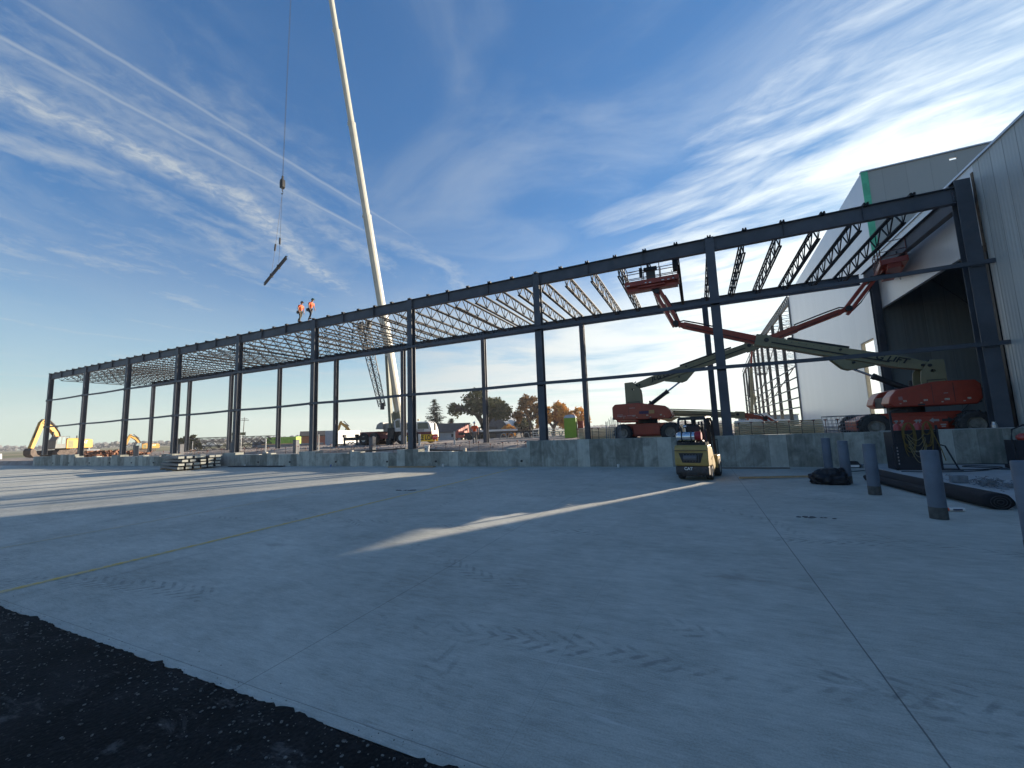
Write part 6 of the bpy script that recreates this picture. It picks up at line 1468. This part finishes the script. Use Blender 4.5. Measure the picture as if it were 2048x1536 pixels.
# ------------------------------------------------------------------ black plastic bag
bm_ = bmesh.new(); bmesh.ops.create_icosphere(bm_, subdivisions=5, radius=1)
for v in bm_.verts:
    p = v.co.copy(); n_ = noise.fractal(p*1.6, 1, 2, 5); k_ = abs(noise.noise(p*4.5))
    v.co = Vector((p.x*.47, p.y*.33, p.z*.31)) * (1 + .22*n_ - .16*k_)
    v.co.z = max(v.co.z, -.13) + .13
    if v.co.z > .2: v.co.z += .05*noise.noise(p*3)
    v.co.z = max(v.co.z, .004)
me = bpy.data.meshes.new('plastic_bag'); bm_.to_mesh(me); bm_.free()
for p_ in me.polygons: p_.use_smooth = True
me.materials.append(mat('black_plastic', (0.012, .012, .016), .42, 0, .2, 5, bump=.25, bscale=7, spec=.35)); o = bpy.data.objects.new('plastic_bag', me); col.objects.link(o); o.location = (3.25, 14.3, 0); tag(o, 'crumpled black plastic bag slumped at the foot of a bollard', 'bag')

# rolled mesh
def roll(label, a, b_, r_, seed, n_turn=3):
    t = thing('mesh_roll', label, 'roll', a, 0, 'black fabric rolls'); d = Vector(b_)-Vector(a); mb = MB(); pts = []; rr = random.Random(seed)
    N_ = 26
    rings = []
    x_ = d.normalized(); side = x_.cross(Vector((0, 0, 1))).normalized()
    for i in range(N_+1):
        c = d*i/N_; ring = []
        for k in range(28):
            an = 2*math.pi*k/28; q_ = r_*(1 + .05*math.sin(5*an + i*.15) + .05*noise.noise(Vector((i*.4, math.cos(an)*1.5, math.sin(an)*1.5 + seed))))
            z_ = math.sin(an)*q_*.82; ring.append(mb.b.verts.new(c + side*math.cos(an)*q_*1.08 + Vector((0, 0, max(z_, -r_*.72) + r_*.74))))
        rings.append(ring)
    for A, B in zip(rings, rings[1:]):
        for k in range(28): mb.b.faces.new((A[k], A[(k+1) % 28], B[(k+1) % 28], B[k]))
    for ring, fl in ((rings[0], True), (rings[-1], False)): mb.b.faces.new(ring)
    mb.build('fabric', mat('black_fabric', (.009, .009, .012), .8, 0, .3, 30, bump=.7, bscale=60), t, smooth=True)
    mb = MB(); e = d.normalized()
    for rr_ in (r_*.75, r_*.5, r_*.25):
        mb.path([d + e*.006 + side*math.cos(2*math.pi*k/16)*rr_ + Vector((0, 0, math.sin(2*math.pi*k/16)*rr_*.8 + r_*.74)) for k in range(17)], .008, 5)
    mb.build('winding', mat('fabric_edge', (.05, .05, .055), .8), t)
    return t
roll('long black fabric roll lying along the apron edge behind the bollards', (4.62, 15.6, 0.0), (5.02, 10.9, 0.0), .19, 2)
roll('thinner black roll lying close beside the long one, ending behind the nearest bollard', (4.35, 15.2, 0.0), (4.62, 12.3, 0.0), .12, 5)
# scrap of wire ties and clips on the apron
dp = thing('wire_debris', 'heap of grey tie wire and plastic chairs on the apron behind the rolls', 'debris', (6.0, 13.4, .125)); mb = MB(); rr = random.Random(6)
for k in range(130):
    p = Vector((rr.gauss(0.05, .22), rr.gauss(0, .42), rr.uniform(.01, .13))); q_ = p + Vector((rr.uniform(-.16, .16), rr.uniform(-.16, .16), rr.uniform(-.05, .08))); q_.z = max(q_.z, .01); mb.bar(p, q_, .012, .012)
mb.build('ties', mat('grey_ties', (.16, .18, .20), .6), dp); mb = MB(); mb.box((-.25, .55, .09), (.3, .16, .17)); mb.box((.1, .2, .05), (.22, .2, .1)); mb.box((.3, -.25, .05), (.2, .16, .09)); mb.build('blocks', mat('debris_block', (.20, .22, .24), .7, 0, .2, 9), dp, bevel=.01)
mb = MB(); mb.lathe([(.045, -.16), (.05, -.14), (.05, .10), (.03, .14)], (0, 0, 0), 'x', 14); bb = mb.build('water_bottle', mat('clear_plastic', (.5, .53, .55), .2)); bb.location = (5.35, 12.1, .175); bb.rotation_euler = (0, 0, .4); tag(bb, 'small clear bottle lying on the apron beside the fabric roll', 'bottle')
# spray can
sp = thing('spray_can', 'white marking paint can with bright orange cap lying at the foot of a bollard', 'spray can', (4.16, 10.55, .036), R(8)); mb = MB(); mb.lathe([(.03, -.02), (.034, 0), (.034, .20), (.03, .215)], (0, 0, 0), 'x', 18); mb.build('body', WHITEP, sp, smooth=False); mb = MB(); mb.lathe([(.028, -.11), (.03, -.10), (.03, -.021)], (0, 0, 0), 'x', 16); mb.build('cap', mat('neon_orange', (.95, .10, .03), .5), sp)
mb = MB(); mb.box((.1, -.03, .0), (.14, .012, .03)); mb.build('print', mat('navy_print', (.03, .04, .09), .5), sp)

# ------------------------------------------------------------------ gas cylinder rack with hoses
gr_ = thing('welding_rack', 'dark steel gas rack standing by the wall with coiled yellow hoses hung on it', 'rack', (6.15, 17.5, .0)); GO = (6.15, 17.5, 0)
mb = MB(); x0, x1, y0, y1 = 5.62, 6.68, 17.0, 17.75
mb.box(((x0+x1)/2, y1-.03, .68), (x1-x0-.06, .04, 1.24)); mb.box((x0+.02, (y0+y1)/2, .66), (.04, y1-y0-.05, 1.28)); mb.box((x1-.02, (y0+y1)/2, .66), (.04, y1-y0-.05, 1.28))
mb.box(((x0+x1)/2, (y0+y1)/2, .07), (x1-x0, y1-y0, .10)); mb.box(((x0+x1)/2, y0+.02, .72), (x1-x0-.09, .04, 1.22))
for z_ in (.52, .95, 1.34): mb.bar((x0, y0, z_), (x1, y0, z_), .05, .05)
for x_ in (x0, x1): mb.bar((x_, y0, 0.12), (x_, y0, 1.95 if x_ == x0 else 1.5), .055, .055)
mb.path([(x0, y0, 1.95), (x0+.2, y0+.1, 2.02), (x0+.5, y0+.2, 1.98)], .02, 6)
rk = mb.build('frame', mat('rack_black', (.022, .022, .03), .6, 0, .2, 5), gr_, GO, bevel=.006)
mb = MB(); mb.path([(x0-.03, 16.95, .92), (x0-.10, 16.9, .85), (x0-.08, 16.9, .2), (x0+.0, 16.95, .1), (x0+.9, 16.95, .05)], .022, 8); mb.path([(x1+.0, 16.95, .9), (x1+.12, 16.95, .86), (x1+.36, 16.95, .14), (x1+.3, 16.95, .07)], .022, 8)
mb.box((x1+.18, 17.1, .09), (.5, .4, .12)); mb.build('handle', MATS['rack_black'], rk, GO)
mb = MB(); mb.box((x0+.62, y0-.006, .70), (.34, .006, .04))
mb.build('decal', MATS['grey_decal'], rk, GO)
mb = MB()
for k in range(6): mb.box((x0+.05, y0-.03, .82-.1*k), (.03, .012, .05))
mb.build('reflector', mat('dim_tape', (.35, .3, .3), .5), rk, GO)
for c_, (tx, ty, tz) in enumerate(((5.82, 17.22, 0), (6.32, 17.22, 0), (6.07, 17.52, 0), (6.50, 17.50, 0))):
    cy = thing('gas_cylinder', ('red gas cylinder at the left front of the hose rack', 'red gas cylinder at the right front of the hose rack', 'red gas cylinder behind the left coil of hose', 'red gas cylinder at the right rear of the hose rack')[c_], 'gas cylinder', (tx, ty, .125), 0, 'red gas cylinders in the rack')
    mb = MB(); mb.lathe([(.10, 0), (.125, .03), (.125, 1.22), (.115, 1.32), (.08, 1.41), (.04, 1.45)], (0, 0, 0), 'z', 22); o = mb.build('shell', mat('cylinder_red', (.42, .055, .045), .32, 0, .1, 3, coat=.3), cy, smooth=True); smooth_by_angle(o, 45)
    mb = MB(); mb.tube((0, 0, 1.45), (0, 0, 1.56), .02, 8); mb.tube((-.05, 0, 1.53), (.05, 0, 1.53), .018, 8); mb.lathe([(.035, -.01), (.035, .01)], (0, -.04, 1.53), 'y', 12); mb.build('valve', MATS['mullion_metal'], cy)
HOSE = mat('yellow_hose', (.17, .115, .025), .55, 0, .15, 5)
def coil(label, c, rx, rz_, n_, seed, m=HOSE, tail=None):
    rr = random.Random(seed); mb = MB(); pts = []
    for k in range(n_*22+1):
        a = 2*math.pi*k/22; t = k/(n_*22); w_ = 1 + .10*math.sin(a*.37+seed) + rr.uniform(-.004, .004); dz = -(rz_ - .0)*(1 - math.cos(a))*w_*(0.75 + .35*math.sin(t*9+seed))
        pts.append((rx*math.sin(a)*w_*(.8+.25*t), -.05*math.cos(a) - .06*t - .02*math.sin(a*1.3), dz))
    if tail: pts += tail
    mb.path(pts, .0125, 5); o = mb.build('hose', m); o.location = c; return tag(o, label, 'hose')
coil('yellow hose coil hanging on the left front of the gas rack', (5.98, 16.93, 1.60), .15, .46, 6, 1)
coil('yellow hose coil hanging on the right front of the gas rack', (6.42, 16.93, 1.62), .12, .55, 7, 4, tail=[(.25, -.1, -.9), (.3, -.1, -1.2)])
mb = MB(); pts = []
for k in range(5):
    for i in range(13):
        a = math.pi*i/12; pts.append((6.02 + (1 if k % 2 else -1)*(-.20+.4*i/12) + .1, 16.84 - k*.01, 1.25 - .10*k - (.20+.07*k)*math.sin(a)))
mb.path(pts, .011, 5); tag(mb.build('hose', mat('pale_hose', (.2, .17, .09), .6)), 'pale looping hose drooping between the two coils on the rack', 'hose')
# hoses on the ground
def ghose(label, pts, r_=.014, m=None, z=.13):
    P_ = []
    for i in range(len(pts)-1):
        p0 = Vector(pts[max(i-1, 0)]); p1 = Vector(pts[i]); p2 = Vector(pts[i+1]); p3 = Vector(pts[min(i+2, len(pts)-1)])
        for k in range(8):
            t = k/8; P_.append(.5*((2*p1) + (-p0+p2)*t + (2*p0-5*p1+4*p2-p3)*t*t + (-p0+3*p1-3*p2+p3)*t**3))
    P_.append(Vector(pts[-1])); mb = MB(); mb.path([(p.x, p.y, z+r_) for p in P_], r_, 6); return tag(mb.build('cable', m or mat('black_cable', (.02, .022, .028), .6)), label, 'cable')
ghose('black cable looping on the apron right of the gas rack', [(6.9, 16.9), (7.8, 17.2), (8.4, 17.9), (7.9, 18.3), (7.6, 18.0), (8.3, 17.5), (9.2, 17.4), (9.8, 17.2)])
ghose('black cable running in front of the gas rack along the apron', [(5.5, 16.4), (6.2, 16.3), (7.0, 16.5), (7.6, 16.9), (7.9, 17.2), (8.6, 17.0), (9.6, 16.8)])
ghose('black cable lying along the wall foot right of the rack', [(7.0, 18.9), (7.8, 18.85), (8.6, 18.95), (9.4, 18.8)])
ghose('thin cable winding left of the gas rack on the pavement', [(4.0, 17.8), (4.6, 17.6), (5.1, 17.9), (5.3, 17.4), (5.28, 17.1)], .012, None, .002)
# second cart at the right edge
ct = thing('gas_cart', 'dark gas cart with curved handle cut by the right edge of the picture', 'cart', (8.95, 17.6, .12)); mb = MB(); mb.box((0, 0, .45), (.85, .5, .8)); mb.box((0, 0, .06), (.95, .6, .1)); mb.build('frame', MATS['rack_black'], ct, bevel=.01)
mb = MB(); mb.path([(-.45, -.25, .1), (-.5, -.27, .9), (-.46, -.27, 1.18), (-.2, -.25, 1.3), (.1, -.25, 1.28)], .022, 8); mb.build('handle', MATS['rack_black'], ct)
cy = thing('gas_cylinder', 'dull red cylinder lying in the gas cart at the right edge', 'gas cylinder', (8.95, 17.5, 1.05)); mb = MB(); mb.lathe([(.06, -.3), (.12, -.22), (.125, .3), (.1, .34)], (0, 0, 0), 'x', 18); mb.build('shell', MATS['cylinder_red'], cy, smooth=True)
# small jar on slab
mb = MB(); mb.lathe([(.07, 0), (.08, .03), (.08, .12), (.055, .17), (.05, .22), (.06, .23)], (0, 0, 0), 'z', 16); o = mb.build('lantern', ALU); o.location = (9.15, 19.5, 1.285); tag(o, 'small grey lantern standing on the wall top at the right', 'lantern')
mb = MB(); mb.box((7.9, 19.42, 1.295), (3.6, .2, .02)); tag(mb.build('sill_plate', mat('light_sill', (.5, .5, .48), .7)), 'pale sill strip on the wall top in front of the right wheel', 'sill')
# wire basket behind the wall
wb = thing('wire_basket', 'grey wire mesh basket between the white wall and the right boom lift', 'basket', (5.35, 20.6, .95)); mb = MB()
for k in range(9):
    for y_ in (0, .8): mb.bar((-.45+k*.14, y_, 0), (-.55+k*.155, y_, .95), .012, .012)
for k in range(7):
    z_ = .1+k*.14; sx_ = -.46-.1*z_
    for y_ in (0, .8): mb.bar((sx_, y_, z_), (.7+.12*z_, y_, z_), .012, .012)
    mb.bar((sx_, 0, z_), (sx_, .8, z_), .012, .012)
mb.build('mesh', MATS['grey_rebar'], wb); mb = MB(); mb.bar((-.56, 0, .97), (.82, 0, .97), .03, .03); mb.bar((-.56, .8, .97), (.82, .8, .97), .03, .03); mb.build('rim', MATS['grey_rebar'], wb)
# low things beyond the panels: flat trailer and dark site hut, seen between column and white wall
hut = thing('site_office', 'low pale site cabin roof behind the right stack of tan panels', 'cabin', (11.5, 88.0, .1), 0); mb = MB(); mb.box((0, 0, 1.6), (9, 4, 2.2)); mb.build('wall', mat('hut_blue', (.25, .33, .38), .7), hut); mb = MB(); mb.box((0, 0, 2.8), (9.3, 4.3, .16)); mb.build('roof', mat('hut_roof', (.4, .38, .36), .7), hut)
# small clod of dirt on pavement
for x_, y_, s_ in ((-9.0, 10.9, .30), (1.75, 9.35, .35), (-8.7, 11.0, .12)):
    mb = MB()
    for k in range(14): mb.ball((rnd.uniform(-s_, s_), rnd.uniform(-.06, .06), .008), rnd.uniform(.012, .03), (1.8, 1, .5), 1)
    o = mb.build('dirt_clod', SOIL); o.location = (x_, y_, 0); tag(o, {-9.0: 'scatter of dark dirt crumbs left of the light streak', 1.75: 'dark dirt smear right of the long straight joint', -8.7: 'few dark crumbs at the right end of the dirt scatter'}[x_], 'dirt')

# ------------------------------------------------------------------ air
hm = bpy.data.materials.new('haze_air'); hm.use_nodes = True
q = NT(hm.node_tree); q.n.remove(q.n['Principled BSDF']); pv = q.new('ShaderNodeVolumePrincipled')
pv.inputs['Color'].default_value = (0.92, 0.95, 1.0, 1); pv.inputs['Density'].default_value = 0.00045; pv.inputs['Anisotropy'].default_value = 0.2
q.l.new(pv.outputs[0], q.n['Material Output'].inputs['Volume'])
mb = MB(); mb.box((0, 0, 30), (2300, 2300, 64.5)); o = mb.build('haze', hm); tag(o, 'thin pale haze hanging over the flat site', 'haze', kind='stuff')
sc.cycles.volume_bounces = 0
